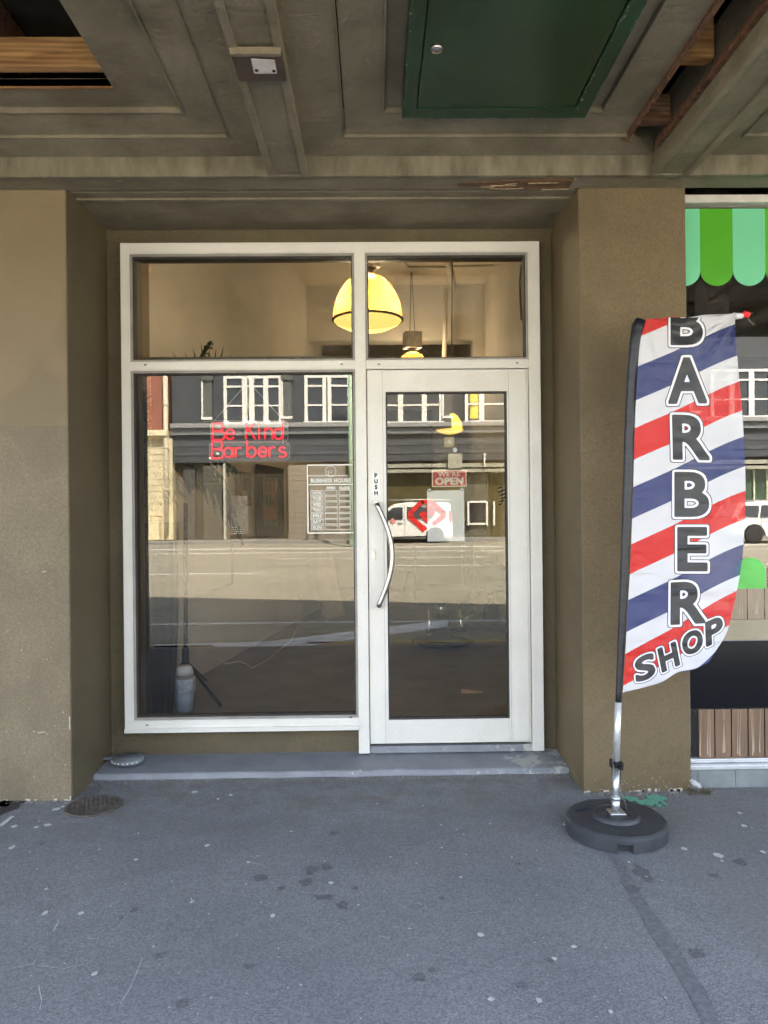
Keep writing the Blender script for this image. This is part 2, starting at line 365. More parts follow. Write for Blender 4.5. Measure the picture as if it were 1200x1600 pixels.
# rough bitumen in the left corner
for x, y, rx, ry in [(5,1262,30,14),(-10,1255,30,10)]: blob(bm, x, y, rx, ry, 6, z=.004, n=20, jag=.3)
struct('pavement', bm, [M_pave, M_gum, M_stain, M_seam, M_scr, M_greenp, M_tar])

M_kerb = mat('kerb_stone', (.20, .20, .20), rough=.8, var=.2, scale=8, bump=.3)
bm = nb()
for i in range(-30, 31): box(bm, i*.92, i*.92+.91, KERB_Y, KERB_Y+.158, -.27, 0.003)
for i in range(-60, 61): box(bm, i*.92, i*.92+.91, -28.15, -28.0, -.27, 0.0)
struct('kerb', bm, M_kerb, bevel=.008)

# road
M_road = mat('grey_chipseal_road', (.33, .305, .235), rough=.85, var=.10, scale=.6, fine=.35, bscale=9, bump=.2, stretch=(.3, 1, 1))
bm = nb(); box(bm, -90, 90, -28.0, KERB_Y, -.35, -.13); struct('road', bm, M_road)
M_mark = mat('worn_white_road_paint', (.85, .85, .80), rough=.6, var=.2, scale=5)
M_yel = mat('yellow_road_paint', (.60, .42, .10), rough=.6, var=.2, scale=5)
bm = nb()
def rline(y, x0, x1, w): box(bm, x0, x1, y-w/2, y+w/2, -.131, -.126)
def YR(py, zr=-.13): return 2*YG - (CAMZ-zr)*F/(py-801.5)
rline(YR(857), -60, 60, .5); rline(YR(863.5), -60, 60, .22)
rline(YR(895), -20, MX(408, 2*YG-YR(895)), .12)
rline(YR(873), MX(440, 2*YG-YR(873)), MX(765, 2*YG-YR(873)), .13)
rline(YR(973), -60, 60, .11)
for k in range(-6, 7): rline(-12.5, k*9, k*9+3, .1)
# broad diagonal worn stripe on the near lane
def RM(px, py): q = PZ(px, py, -.13); return Vector((q.x, 2*YG-q.y, -.125))
prism(bm, [RM(240,1008), RM(420,1003), RM(700,968), RM(700,979), RM(440,1016), RM(240,1022)], (0, 0, -.004))
struct('road_marking', bm, M_mark)
bm = nb(); box(bm, -60, MX(330, 8.3), YR(1008)-.06, YR(1008)+.06, -.131, -.125); box(bm, MX(475, 8.3), 60, YR(1005)-.06, YR(1005)+.06, -.131, -.125)
struct('yellow_kerb_line', bm, M_yel)
M_opav = mat('opposite_pavement_concrete', (.30, .29, .26), rough=.85, var=.1, scale=2)
bm = nb(); box(bm, -90, 90, -34, -28.15, -.3, -.002); struct('opposite_pavement', bm, M_opav)
M_gnd = mat('far_ground', (.12, .12, .11), rough=.95)
bm = nb(); box(bm, -600, 600, -600, 600, -1.0, -.40); struct('ground', bm, M_gnd)

# ================================================================== SHOP BUILDING
XL = P(106, 700, 3.57).x; XR = P(907, 700, 3.57).x      # recess side faces
PRX = P(1075, 700, 3.57).x                               # outer edge of right pier
YF = 3.57; YW = 4.13; ZT = 2.93
bld = thing('shop_building', 'olive brown rendered shop building with recessed shopfront under a street canopy', 'building', (0, 3.6, 0))
def soft_box(bm, *a, w=.006):
    v, f = box(bm, *a); e = list({e for q in f for e in q.edges}); bmesh.ops.bevel(bm, geom=e, offset=w, segments=2, affect='EDGES', profile=.5)
def chips_left(bm):              # worn pale corner and paint chips, part of the pier's skin
    z_ = .0
    while z_ < .62:
        h_ = random.uniform(.02, .09); w_ = random.uniform(.002, .0055)*(1.2-z_)
        if random.random() < .7: box(bm, XL-.004-w_, XL-.002, YF-.0012, YF+.004, z_, z_+h_)
        z_ += h_+random.uniform(0, .03)
    for _ in range(24):
        x_ = XL-random.uniform(.02, .5); z_ = random.uniform(.03, .9)**1.3; s_ = random.uniform(.0015, .0035)
        prism(bm, [(x_+s_*math.cos(a)*random.uniform(.6, 1.8), YF-.0002, z_+s_*math.sin(a)*random.uniform(.5, 1.1)) for a in (0, 1.2, 2.4, 3.7, 5)], (0, -.0008, 0))
    for x_, z_, l_ in ((-1.60, .33, .018), (-1.87, .14, .02), (-1.58, 1.1, .01)): obox(bm, (x_, YF-.0006, z_), (l_, 0, l_*.12), (0, .0005, 0), (0, 0, .002))
    for _ in range(20): x_ = XL-1.0*random.random(); box(bm, x_-random.uniform(.004, .03), x_, YF-.0015, YF+.001, 0, random.uniform(.002, .012))
def chips_right(bm):
    for _ in range(30):
        x_ = random.uniform(XR+.01, PRX-.01); z_ = random.uniform(.01, .12)**1.2; s_ = random.uniform(.001, .003)
        prism(bm, [(x_+s_*math.cos(a)*random.uniform(.6, 1.8), YF-.0002, z_+s_*math.sin(a)*random.uniform(.5, 1.1)) for a in (0, 1.2, 2.4, 3.7, 5)], (0, -.0008, 0))
    for _ in range(26): x_ = XR+(PRX-XR)*random.random(); box(bm, x_, x_+random.uniform(.004, .03), YF-.0015, YF+.001, 0, random.uniform(.003, .016))
M_chip = mat('bare_render_chip', (.42, .38, .31), rough=.85, var=.2, scale=60)
for xa_, xb_, mw_, ch_ in ((XL-2.2, XL, M_wallL, chips_left), (XR, PRX, M_wallR, chips_right)):
    bm = nb(); soft_box(bm, xa_, xb_, YF, 4.9, -.2, 3.3); old_ = set(bm.faces); ch_(bm)
    for f_ in bm.faces:
        if f_ not in old_: f_.material_index = 1
    obj('wall_pier', bm, [mw_, M_chip], bld)
# recess reveals: shade put into a darker paint colour, 4 mm skins
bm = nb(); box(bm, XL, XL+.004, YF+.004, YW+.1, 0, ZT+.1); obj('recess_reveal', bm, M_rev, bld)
# wall round the shopfront (head, jambs, upstand)
FX0, FZT = XZ(190, 378, YG-.03); FX1, _ = XZ(847, 700, YG-.03)
ZB_sill = P(300, 1141, YG-.03).z; MUL = P(561, 900, YG-.03).x
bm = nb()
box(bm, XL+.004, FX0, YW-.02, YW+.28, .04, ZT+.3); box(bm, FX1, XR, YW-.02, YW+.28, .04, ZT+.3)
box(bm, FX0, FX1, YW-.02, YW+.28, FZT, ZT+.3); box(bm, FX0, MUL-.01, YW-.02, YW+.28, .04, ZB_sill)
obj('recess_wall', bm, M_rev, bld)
# body of the building above and around
M_upper = mat('upper_facade_render', (.30, .26, .19), rough=.7, var=.1, scale=2)
bm = nb()
box(bm, -14, 18, 3.75, 16, 4.5, 8.45)                         # upper storey block
box(bm, -14, 18, 3.75, 4.0, 3.3, 4.5)
box(bm, -14, XL-2.2, 3.75, 4.0, -.2, 3.3)
box(bm, -14, -3.2, 4.0, 16, -.2, 4.5); box(bm, -14, 18, 15.8, 16, -.2, 4.5); box(bm, 17.8, 18, 4.0, 15.8, -.2, 4.5)
obj('upper_wall', bm, M_upper, bld)
bm = nb(); prism(bm, [(5.5, 3.752, 8.2), (-3.2, 3.752, 11.0), (-11, 3.752, 8.2)], (0, .6, 0)); obj('added_shadow_gable', bm, M_upper, bld)  # unseen gable added to slant the building's shadow edge on the road
M_conc = mat('grey_painted_step', (.235, .245, .265), rough=.55, var=.1, scale=5, fine=.05, bscale=60, bump=.2)
def step_mat():
    m = M_conc; t, b, L = nodes_of(m); prev = base_link(t, b); tc = N(t, 'ShaderNodeTexCoord')
    s = N(t, 'ShaderNodeSeparateXYZ'); L(tc.outputs['Object'], s.inputs[0])
    n = N(t, 'ShaderNodeTexNoise'); n.inputs['Scale'].default_value = 11; n.inputs['Detail'].default_value = 9; n.inputs['Roughness'].default_value = .8; L(tc.outputs['Object'], n.inputs['Vector'])
    # worn through near the front lip and near the right end; object space is offset by the building origin
    a = N(t, 'ShaderNodeMapRange'); a.inputs['From Min'].default_value = .25; a.inputs['From Max'].default_value = .115; a.inputs['To Max'].default_value = .17; L(s.outputs[1], a.inputs[0])
    x = N(t, 'ShaderNodeMapRange'); x.inputs['From Min'].default_value = .55; x.inputs['From Max'].default_value = .82; x.inputs['To Max'].default_value = .11; L(s.outputs[0], x.inputs[0])
    x3 = N(t, 'ShaderNodeMapRange'); x3.inputs['From Min'].default_value = -1.3; x3.inputs['From Max'].default_value = .1; x3.inputs['To Min'].default_value = -.09; x3.inputs['To Max'].default_value = 0; L(s.outputs[0], x3.inputs[0])
    u = N(t, 'ShaderNodeMath', operation='ADD'); L(a.outputs[0], u.inputs[0]); L(x.outputs[0], u.inputs[1])
    u2 = N(t, 'ShaderNodeMath', operation='ADD'); L(u.outputs[0], u2.inputs[0]); L(n.outputs[0], u2.inputs[1])
    u3 = N(t, 'ShaderNodeMath', operation='ADD'); L(u2.outputs[0], u3.inputs[0]); L(x3.outputs[0], u3.inputs[1])
    r = N(t, 'ShaderNodeMapRange'); r.inputs['From Min'].default_value = .61; r.inputs['From Max'].default_value = .64; L(u3.outputs[0], r.inputs[0])
    mx = N(t, 'ShaderNodeMix', data_type='RGBA'); mx.inputs[7].default_value = (.47, .46, .43, 1); L(r.outputs[0], mx.inputs[0]); L(prev, mx.inputs[6]); L(mx.outputs[2], b.inputs['Base Color'])
step_mat()
bm = nb()
yfr = PZ(500, 1208, .022).y
grid = 60
tv = []; bv = []
for i in range(grid+1):
    x = XL+.006 + (XR-XL-.008)*i/grid; y = yfr + .010*mnoise.noise(Vector((x*5, 0, 0))) + .006*mnoise.noise(Vector((x*23, 3, 0)))
    tv.append((bm.verts.new((x, YW+.3, .055)), bm.verts.new((x, y+.014, .030)), bm.verts.new((x, y+.006, .024)), bm.verts.new((x, y, -.02))))
for i in range(grid):
    for k in range(3): bm.faces.new((tv[i][k], tv[i+1][k], tv[i+1][k+1], tv[i][k+1]))
obj('doorstep', bm, M_conc, bld)
# door threshold
bm = nb(); DX0, DX1 = P(578, 1160, YG).x, P(834, 1160, YG).x; ZD = P(700, 1163, YG-.02).z
box(bm, MUL+.02, FX1-.06, YG-.028, YG+.12, .045, ZD-.004); obj('threshold', bm, M_conc, bld, bevel=.003)
# grit line where the step meets the pavement
bm = nb()
for _ in range(700):
    x = random.uniform(XL, XR); y = yfr-.01-abs(random.gauss(0, .03)); s = random.uniform(.0015, .005)
    bmesh.ops.create_icosphere(bm, subdivisions=1, radius=s, matrix=Matrix.Translation((x, y, s*.4)))
for _ in range(260):
    x = random.uniform(XR, PRX+.1); y = YF-.01-abs(random.gauss(0, .025)); s = random.uniform(.0015, .005)
    bmesh.ops.create_icosphere(bm, subdivisions=1, radius=s, matrix=Matrix.Translation((x, y, s*.4)))
for _ in range(500):
    x = random.uniform(XL-1.2, XL+.1); y = YF-.008-abs(random.gauss(0, .018)); s = random.uniform(.0015, .005)
    bmesh.ops.create_icosphere(bm, subdivisions=1, radius=s, matrix=Matrix.Translation((x, y, s*.4)))
o = obj('loose_grit', bm, mat('pale_grit', (.20, .185, .165), rough=.9, var=.5, scale=90)); o['kind'] = 'stuff'
tag(o, 'fine pale grit lying along the foot of the walls and step', 'grit')

# ------------------------------------------------------------------ room behind the glass
M_int = mat('beige_interior_paint', (.56, .505, .425), rough=.7, var=.03, scale=2)
M_ceil = mat('beige_ceiling_paint', (.60, .52, .40), rough=.8, var=.03)
M_ifl = mat('brown_vinyl_floor', (.20, .185, .155), rough=.45, var=.15, scale=3, fine=.08, bscale=30)
WK = -2.401; WN = Vector((1, -.164, 0))                   # left wall: x - .164 y = WK
def wallpt(px, py, off=0.0): return hit(px, py, WN, WK+off)
def lx(y): return WK+.164*y
WYE = 10.4
bm = nb(); prism(bm, [(lx(4.3), 4.3, .04), (lx(WYE), WYE, .04), (lx(WYE)-.15, WYE+.01, .04), (lx(4.3)-.18, 4.3, .04)], (0, 0, 4.4)); box(bm, -3.2, lx(4.3)-.02, 4.3, 4.42, .04, 4.4)
struct('wall_left', bm, M_int)
XRI = P(764, 962, 9.4).x
bm = nb(); box(bm, XRI+.001, XRI+.12, 4.42, 13.0, .04, 4.4); struct('wall_right', bm, M_int)
bm = nb(); box(bm, lx(WYE)-1.5, XRI, 13.0, 13.2, .04, 4.4); struct('wall_back', bm, M_int)
bm = nb(); box(bm, lx(WYE)-1.5, XRI, 9.55, 9.8, P(700, 530, 9.5).z, 4.4); box(bm, P(740, 500, 9.5).x, XRI, 9.5, 9.81, .06, 4.4); struct('ceiling_beam', bm, M_int)
bm = nb(); box(bm, -3.2, 1.9, 4.15, 15.8, -.1, .058); struct('floor', bm, M_ifl)
bm = nb(); box(bm, -3.2, 1.9, 4.0, 15.8, 4.30, 4.49); struct('ceiling', bm, M_ceil)
# neighbour shop interior: dark
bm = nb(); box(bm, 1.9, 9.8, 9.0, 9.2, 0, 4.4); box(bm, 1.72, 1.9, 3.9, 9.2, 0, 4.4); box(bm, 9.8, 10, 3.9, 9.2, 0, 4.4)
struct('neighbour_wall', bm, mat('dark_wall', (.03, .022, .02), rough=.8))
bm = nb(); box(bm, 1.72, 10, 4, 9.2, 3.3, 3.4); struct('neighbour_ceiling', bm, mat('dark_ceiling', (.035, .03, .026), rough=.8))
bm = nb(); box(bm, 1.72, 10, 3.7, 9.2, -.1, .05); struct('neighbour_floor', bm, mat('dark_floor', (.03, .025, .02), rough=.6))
# beams seen below the neighbour ceiling
# ================================================================== CANOPY
Z0, Z1, Z2, Z3 = 2.93, 3.015, 3.042, 3.078
cnp = thing('street_canopy', 'weathered olive grey timber canopy with coffered soffit over the pavement', 'canopy', (0, 2.2, 3.0))
YB = 3.445; YC = .80
# wall-side flat board with bead
bm = nb(); box(bm, -9, 12, YB, YF+.001, Z0, Z0+.25); obj('wall_board', bm, M_sof, cnp, bevel=.003)
bm = nb(); box(bm, XL-.0, XR+.0, YF+.002, YW+.2, Z0+.012, Z0+.2); obj('recess_soffit', bm, M_sof, cnp)
bm = nb()
box(bm, XL, XR, YF+.05, YF+.062, Z0+.008, Z0+.05); box(bm, XL, XR, YF+.12, YF+.15, Z0+.003, Z0+.05)
obj('bead', bm, M_sof, cnp, bevel=.003)
# main longitudinal beam: near face
bm = nb(); box(bm, -9, 12, YB-.030, YB-.001, Z0-.006, Z1+.02); obj('long_beam', bm, M_beam, cnp, bevel=.003)
beams = [(-3.99, -3.84), (-2.22, -2.07), (-.453, -.300), (1.32, 1.475), (3.09, 3.245), (4.86, 5.01)]
def beamshape(x0, x1):
    b = nb(); box(b, x0, x1, YC+.05, YB-.031, Z0, Z1+.2)
    for xx in (x0, x1): box(b, xx-.014, xx+.014, YC+.05, YB-.032, Z0-.012, Z0+.03)
    return b
for x0, x1 in beams: obj('cross_beam', beamshape(x0, x1), M_sof, cnp, bevel=.003)
# coffers
def tier(bm, x0, x1, y0, y1, x0i, x1i, y0i, y1i, z, zt, sides='LRNF'):
    """mitred frame of boards: outer rect minus inner rect"""
    O_ = [(x0, y0), (x1, y0), (x1, y1), (x0, y1)]; I_ = [(x0i, y0i), (x1i, y0i), (x1i, y1i), (x0i, y1i)]
    for k, s in enumerate('NRFL'):
        if s not in sides: continue
        j = (k+1) % 4; g = .0012
        a, b, c, d = (Vector((*O_[k], z)), Vector((*O_[j], z)), Vector((*I_[j], z)), Vector((*I_[k], z)))
        e = (b-a).normalized()*g
        up = Vector((0, 0, .018 if z < 3.07 else 0)); prism(bm, [a+e, b-e, c-e+up, d+e+up], (0, 0, zt-z+.012))
def lip(bm, x0, x1, y0, y1, z, w=.0035, h=.005, sides='LRNF'):
    z += .018
    if 'L' in sides: box(bm, x0-w, x0+w*.3, y0, y1, z-h, z+.02)
    if 'R' in sides: box(bm, x1-w*.3, x1+w, y0, y1, z-h, z+.02)
    if 'F' in sides: box(bm, x0-w, x1+w, y1-w*.3, y1+w, z-h, z+.021)
for ci in range(len(beams)-1):
    x0, x1 = beams[ci][1]+.001, beams[ci+1][0]-.001
    miss = 'NFL' if ci == 2 else 'LRNF'
    bm = nb()
    tier(bm, x0, x1, YC+.06, YB-.031, x0+.19, x1-.17, YC+.22, YB-.175, Z1, Z1+.02, miss)
    lip(bm, x0+.19, x1-.17, YC+.22, YB-.175, Z1, sides=('L' if ci == 2 else 'LR')+'F')
    obj('coffer_board', bm, M_sof, cnp, bevel=.0015)
    bm = nb()
    tier(bm, x0+.195, x1-.175, YC+.225, YB-.180, x0+.36, x1-.33, YC+.40, YB-.33, Z2, Z2+.02)
    lip(bm, x0+.36, x1-.33, YC+.40, YB-.33, Z2, w=.008, h=.006, sides='LRF')
    obj('coffer_board', bm, M_sof, cnp, bevel=.0015)
    bm = nb()
    if ci == 1:        # left coffer: broken open in the middle
        ox = P(180, 133, 3.0).x; oy = PZ(100, 135, Z3).y
        tier(bm, x0+.364, x1-.334, YC+.405, YB-.334, x0+.42, ox, YC+.5, oy, Z3, Z3+.02)
    else:
        box(bm, x0+.364, x1-.334, YC+.405, YB-.334, Z3, Z3+.02)
    obj('coffer_panel', bm, M_sof, cnp, bevel=.001)
# roof deck and outer fascia
M_fas = mat('canopy_fascia_paint', (.16, .15, .12), rough=.6, var=.1)
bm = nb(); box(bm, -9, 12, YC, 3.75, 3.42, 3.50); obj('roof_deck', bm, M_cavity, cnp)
bm = nb(); box(bm, -9, 12, YC, YC+.045, 2.88, 3.55); obj('outer_fascia', bm, M_fas, cnp, bevel=.004)
for e_ in (-9, 11.95):
    bm = nb(); box(bm, e_, e_+.05, YC, 3.75, 2.95, 3.5); obj('end_fascia', bm, M_fas, cnp)
bm = nb(); box(bm, -2.72, -2.30, KERB_Y+.01, KERB_Y+.30, 0, 3.45); obj('canopy_post', bm, mat('dark_post_paint', (.03, .03, .028), rough=.5), cnp, bevel=.01)
# timber in the cavity
def wood_mat(name, a, b2, sc_=2.2, st=(1, 9, 9)):
    m = bpy.data.materials.new(name); m.use_nodes = True; t, b, L = nodes_of(m); MATS[name] = m
    tc = N(t, 'ShaderNodeTexCoord'); mp = N(t, 'ShaderNodeMapping'); mp.inputs['Scale'].default_value = st; L(tc.outputs['Object'], mp.inputs[0])
    n = N(t, 'ShaderNodeTexNoise'); n.inputs['Scale'].default_value = sc_; n.inputs['Detail'].default_value = 6; n.inputs['Distortion'].default_value = 1.6; L(mp.outputs[0], n.inputs['Vector'])
    wv = N(t, 'ShaderNodeTexWave', bands_direction='Z'); wv.inputs['Scale'].default_value = 1.6; wv.inputs['Distortion'].default_value = 5; wv.inputs['Detail'].default_value = 3; L(mp.outputs[0], wv.inputs['Vector'])
    mu = N(t, 'ShaderNodeMath', operation='MULTIPLY_ADD'); mu.inputs[1].default_value = .16; L(wv.outputs[0], mu.inputs[0]); L(n.outputs[0], mu.inputs[2])
    r = N(t, 'ShaderNodeValToRGB'); e = r.color_ramp.elements; e[0].position = .40; e[0].color = (*a, 1); e[1].position = .80; e[1].color = (*b2, 1); L(mu.outputs[0], r.inputs[0])
    L(r.outputs[0], b.inputs['Base Color']); b.inputs['Roughness'].default_value = .75
    bp = N(t, 'ShaderNodeBump'); bp.inputs['Strength'].default_value = .4; bp.inputs['Distance'].default_value = .003; L(mu.outputs[0], bp.inputs['Height']); L(bp.outputs[0], b.inputs['Normal'])
    return m
M_wood = wood_mat('raw_pine', (.50, .28, .11), (.20, .085, .03))
M_woodd = wood_mat('dark_red_timber', (.22, .105, .055), (.07, .03, .02))
M_woodr = wood_mat('rotten_timber', (.26, .14, .07), (.05, .025, .018), 5)
ya = P(80, 103, 2.90); 
bm = nb(); box(bm, -2.05, P(182, 80, 2.9).x+.18, 2.885, 2.93, P(80, 103, 2.885).z, P(80, 57, 2.885).z); obj('joist', bm, M_wood, cnp, bevel=.003)
bm = nb(); box(bm, -2.05, ox+.005, oy+.0, oy+.012, Z3-.004, Z3+.03); obj('board_end', bm, M_wood, cnp)
bm = nb(); box(bm, -1.50, -1.45, 1.6, 3.2, 3.26, 3.40); obj('joist', bm, M_woodd, cnp)
# right hole: cross timbers between the missing board
hx0, hx1 = 1.145, 1.31
for (zb_j, dY, hj, mj) in ((3.075, 2.78, .17, M_wood), (3.055, 3.19, .12, M_woodr)):
    bm = nb(); box(bm, hx0-.12, hx1+.0, dY, dY+.045, zb_j, zb_j+hj); obj('joist', bm, mj, cnp, bevel=.002)
bm = nb(); box(bm, hx1-.012, hx1+.008, YC+.1, 3.33, Z1+.0, Z1+.03); obj('red_edge_board', bm, M_woodd, cnp)
bm = nb(); box(bm, hx0-.004, hx0+.006, YC+.25, 3.25, Z1-.005, Z1+.05); obj('raw_board_edge', bm, M_woodd, cnp)
bm = nb(); prism(bm, [(hx0-.02, 3.27, Z1+.01), (hx1-.03, 3.40, Z1+.01), (hx1-.03, 3.42, Z1+.012), (hx0-.02, 3.30, Z1+.012)], (0, 0, .03)); obj('raw_board_edge', bm, M_woodr, cnp)
# rotten broken length of bead at the right end of the recess
bm = nb()
def splinter(bm, x0, x1, y0, y1, z0, h):
    n = 26; lo = []; hi = []
    for i in range(n+1):
        x = x0+(x1-x0)*i/n; f = i/n
        yy = y0 + (y1-y0)*(.1+.9*min(1, (1-f)*1.2))*0 
        a_ = (1-min(1, f*1.5))*(y1-y0)*.8 + random.uniform(0, .008)
        lo.append((x, y0+a_*.55, z0+random.uniform(-.003, .003))); hi.append((x, y1-a_*.35+random.uniform(-.003, .003), z0+random.uniform(-.004, .004)))
    for i in range(n):
        prism(bm, [lo[i], lo[i+1], hi[i+1], hi[i]], (0, 0, h))
sx0 = P(715, 295, 3.5).x; sx1 = P(893, 295, 3.5).x
splinter(bm, sx0, sx1, YB+.006, YF+.0, Z0-.006, .004)
obj('rotten_board', bm, M_woodr, cnp, label='splintered rotten brown length of board above the doorway')
bm = nb()
for k in range(7):
    x = random.uniform(sx0, sx1-.1); l = random.uniform(.04, .16); y = random.uniform(YB+.02, YF-.01)
    obox(bm, (x+l/2, y, Z0-.010), (l/2, random.uniform(-.006, .006), 0), (0, .0015, 0), (0, 0, .002))
obj('splinter', bm, mat('pale_splinter', (.30, .22, .14), rough=.8, var=.3, scale=30), cnp)
bm = nb(); box(bm, sx1+.0, sx1+.012, YB, YF, Z0-.012, Z0-.001); obj('board_end', bm, M_sof, cnp)

# dark plate with a small white plate on the cross beam
pz = Z0-.012
def U(px, py, z=pz): return PZ(px, py, z)
pl = thing('mounting_plate', 'dark brown square mounting plate screwed under the canopy cross beam', 'plate', tuple(U(417, 100)))
a_ = U(386, 122); b2 = U(450, 80)
bm = nb(); box(bm, -.462, -.291, b2.y, a_.y, pz-.012, pz+.004); obj('backing_board', bm, mat('dark_brown_board', (.065, .045, .035), rough=.5, var=.2), pl, bevel=.003)
bm = nb(); box(bm, -.462, -.291, b2.y-.02, b2.y-.001, pz-.02, pz+.004); obj('top_batten', bm, M_sof, pl, bevel=.002)
q = [U(392, 91, pz-.014), U(429, 93, pz-.014), U(433, 114, pz-.014), U(397, 114, pz-.014)]
bm = nb(); prism(bm, q, (0, 0, -.003)); obj('white_plate', bm, mat('white_metal_plate', (.62, .58, .55), rough=.5, var=.1, scale=30), pl, bevel=.001)
for x_, y_ in ((401, 110), (428, 111)):
    c = U(x_, y_, pz-.018); bm = nb(); lathe(bm, [(0.0, -.002), (.006, -.002), (.006, .001)], c, 12); obj('screw', bm, M_dark, pl)

# green steel access panel
zp = 3.0
gx0 = P(628, 185, 3.06).x; gx1 = .897; gy1 = PZ(780, 185, zp).y; gy0 = 1.95
M_grn = mat('dark_green_gloss_paint', (.005, .030, .011), rough=.32, var=.25, scale=2.5, bump=.1, bscale=20, fine=.1, spec=.6)
def chipped(m):
    t, b, L = nodes_of(m); prev = base_link(t, b); tc = N(t, 'ShaderNodeTexCoord')
    n = N(t, 'ShaderNodeTexNoise'); n.inputs['Scale'].default_value = 26; n.inputs['Detail'].default_value = 8; n.inputs['Roughness'].default_value = .8; L(tc.outputs['Object'], n.inputs['Vector'])
    r = N(t, 'ShaderNodeMapRange'); r.inputs['From Min'].default_value = .64; r.inputs['From Max'].default_value = .665; L(n.outputs[0], r.inputs[0])
    mx = N(t, 'ShaderNodeMix', data_type='RGBA'); mx.inputs[7].default_value = (.20, .24, .20, 1); L(r.outputs[0], mx.inputs[0]); L(prev, mx.inputs[6]); L(mx.outputs[2], b.inputs['Base Color'])
M_grnf = mat('chipped_green_paint', (.006, .032, .013), rough=.45, var=.3, scale=4, bump=.3, bscale=40); chipped(M_grnf)
gp = thing('access_panel', 'dark green painted steel access hatch with round lock under the canopy', 'hatch', ((gx0+gx1)/2, 2.5, zp))
bm = nb()
dxi0 = PZ(650, 170, zp).x; dxi1 = .838; dyi = PZ(780, 170, zp).y
box(bm, gx0, dxi0, gy0, gy1, zp, Z3+.01); box(bm, dxi1, gx1, gy0, gy1, zp, Z3+.01); box(bm, dxi0, dxi1, dyi, gy1, zp, Z3+.01); box(bm, dxi0, dxi1, gy0, gy0+.06, zp, Z3+.01)
bm.faces.ensure_lookup_table(); nf_ = len(bm.faces)
for _ in range(70):
    k_ = random.random(); yy_ = random.choice((random.uniform(2.3, 2.5), random.uniform(2.75, 2.98), random.uniform(2.2, 3.05)))
    xx_ = dxi1+random.uniform(-.001, .012) if k_ < .6 else (gx1-random.uniform(0, .006) if k_ < .8 else gx0+random.uniform(0, .006)); s_ = random.uniform(.0015, .005)
    prism(bm, [(xx_+s_*math.cos(a)*random.uniform(.4, 1), yy_+s_*math.sin(a)*random.uniform(.8, 2), zp-.0004) for a in (0, 1.2, 2.4, 3.7, 5)], (0, 0, -.0006))
for _ in range(40):
    xx_ = random.uniform(gx0, gx1); s_ = random.uniform(.001, .004); box(bm, xx_, xx_+s_*3, gy1-.004, gy1+.0006, zp-.0008, zp+.002)
bm.faces.ensure_lookup_table()
for f_ in bm.faces[nf_:]: f_.material_index = 1
obj('hatch_frame', bm, [M_grnf, mat('pale_green_chip', (.16, .20, .15), rough=.8, var=.3, scale=60)], gp)
bm = nb(); box(bm, dxi0+.004, dxi1-.004, gy0+.064, dyi-.004, zp+.003, zp+.05); obj('hatch_door', bm, M_grn, gp, bevel=.003)
c = PZ(682, 77, zp-.001); bm = nb(); lathe(bm, [(0, -.008), (.010, -.008), (.011, -.004), (.019, -.006), (.022, .0), (.022, .004)], c, 28)
lk = obj('lock', bm, M_steel, gp)
bm = nb(); obox(bm, c+Vector((0, 0, -.0085)), (.005, 0, 0), (0, .0012, 0), (0, 0, .001)); obj('keyhole', bm, M_dark, lk)
# green overspray on the soffit edge

# ================================================================== SHOPFRONT WINDOW
G_win = glass_mat('reflective_window_glass', (.975, .97, .96), .012, .02, .9, .01)
G_door = glass_mat('door_glass_reflective', (.972, .97, .945), .012, .05, 1.4, .012)
G_neigh = glass_mat('neighbour_glass', (.96, .96, .97), .025, .02, 1.0, .01)
G_clear = glass_mat('clear_acrylic', (.97, .97, .97), .01)
yf0, yf1 = YG-.045, YG+.05                                  # frame depth
def fx(px, py=800): return P(px, py, yf0).x
def fz(py, px=500): return P(px, py, yf0).z
sf = thing('shopfront_window', 'cream aluminium shopfront window frame with large reflective panes beside the door', 'window', (0, YG, .1))
x0, x1 = fx(191, 760), fx(847, 800); ztop = fz(378); zt_hi = fz(563); zt_lo = fz(577); zsb = fz(1142, 370)
xm0, xm1 = fx(557.5, 850), fx(574.5, 850); xdo = fx(829, 800)
wv = .048
for nm_, a_, b_, c_ in (('jamb', x0, x0+wv, zsb), ('jamb', xdo, x1, .050), ('mullion', xm0, xm1, .050)):
    bm = nb(); box(bm, a_, b_, yf0, yf1, c_, ztop); obj(nm_, bm, M_frame, sf, bevel=.003)
for a_, b_ in ((x0+wv, xm0), (xm1, xdo)):
    bm = nb(); box(bm, a_, b_, yf0+.001, yf1, ztop-.058, ztop); obj('head_rail', bm, M_frame, sf, bevel=.003)
    bm = nb(); box(bm, a_, b_, yf0+.001, yf1, zt_lo, zt_hi); obj('transom', bm, M_frame, sf, bevel=.003)
bm = nb()
box(bm, x0+wv, xm0, yf0+.001, yf1, zsb+.0, zsb+.062); box(bm, x0+.002, xm0+.001, yf0-.018, yf0+.0, zsb-.001, zsb+.022)
obj('sill', bm, M_frame, sf, bevel=.0025)
bm = nb(); frame(bm, x0-.005, x1+.004, zsb-.004, ztop+.005, yf0+.020, yf0+.06, .0055, .0045, .0055, .004); obj('sealant', bm, mat('dirty_sealant', (.10, .085, .06), rough=.8, var=.4, scale=14), sf)
# small drain slots on the rails
bm = nb()
for px, py in ((227, 570), (534, 569), (592, 569), (808, 567), (230, 1133), (548, 1121)):
    p = P(px, py, yf0-.001); box(bm, p.x-.006, p.x+.006, yf0-.002, yf0+.003, p.z-.003, p.z+.003)
obj('drain_slot', bm, M_gasket, sf)
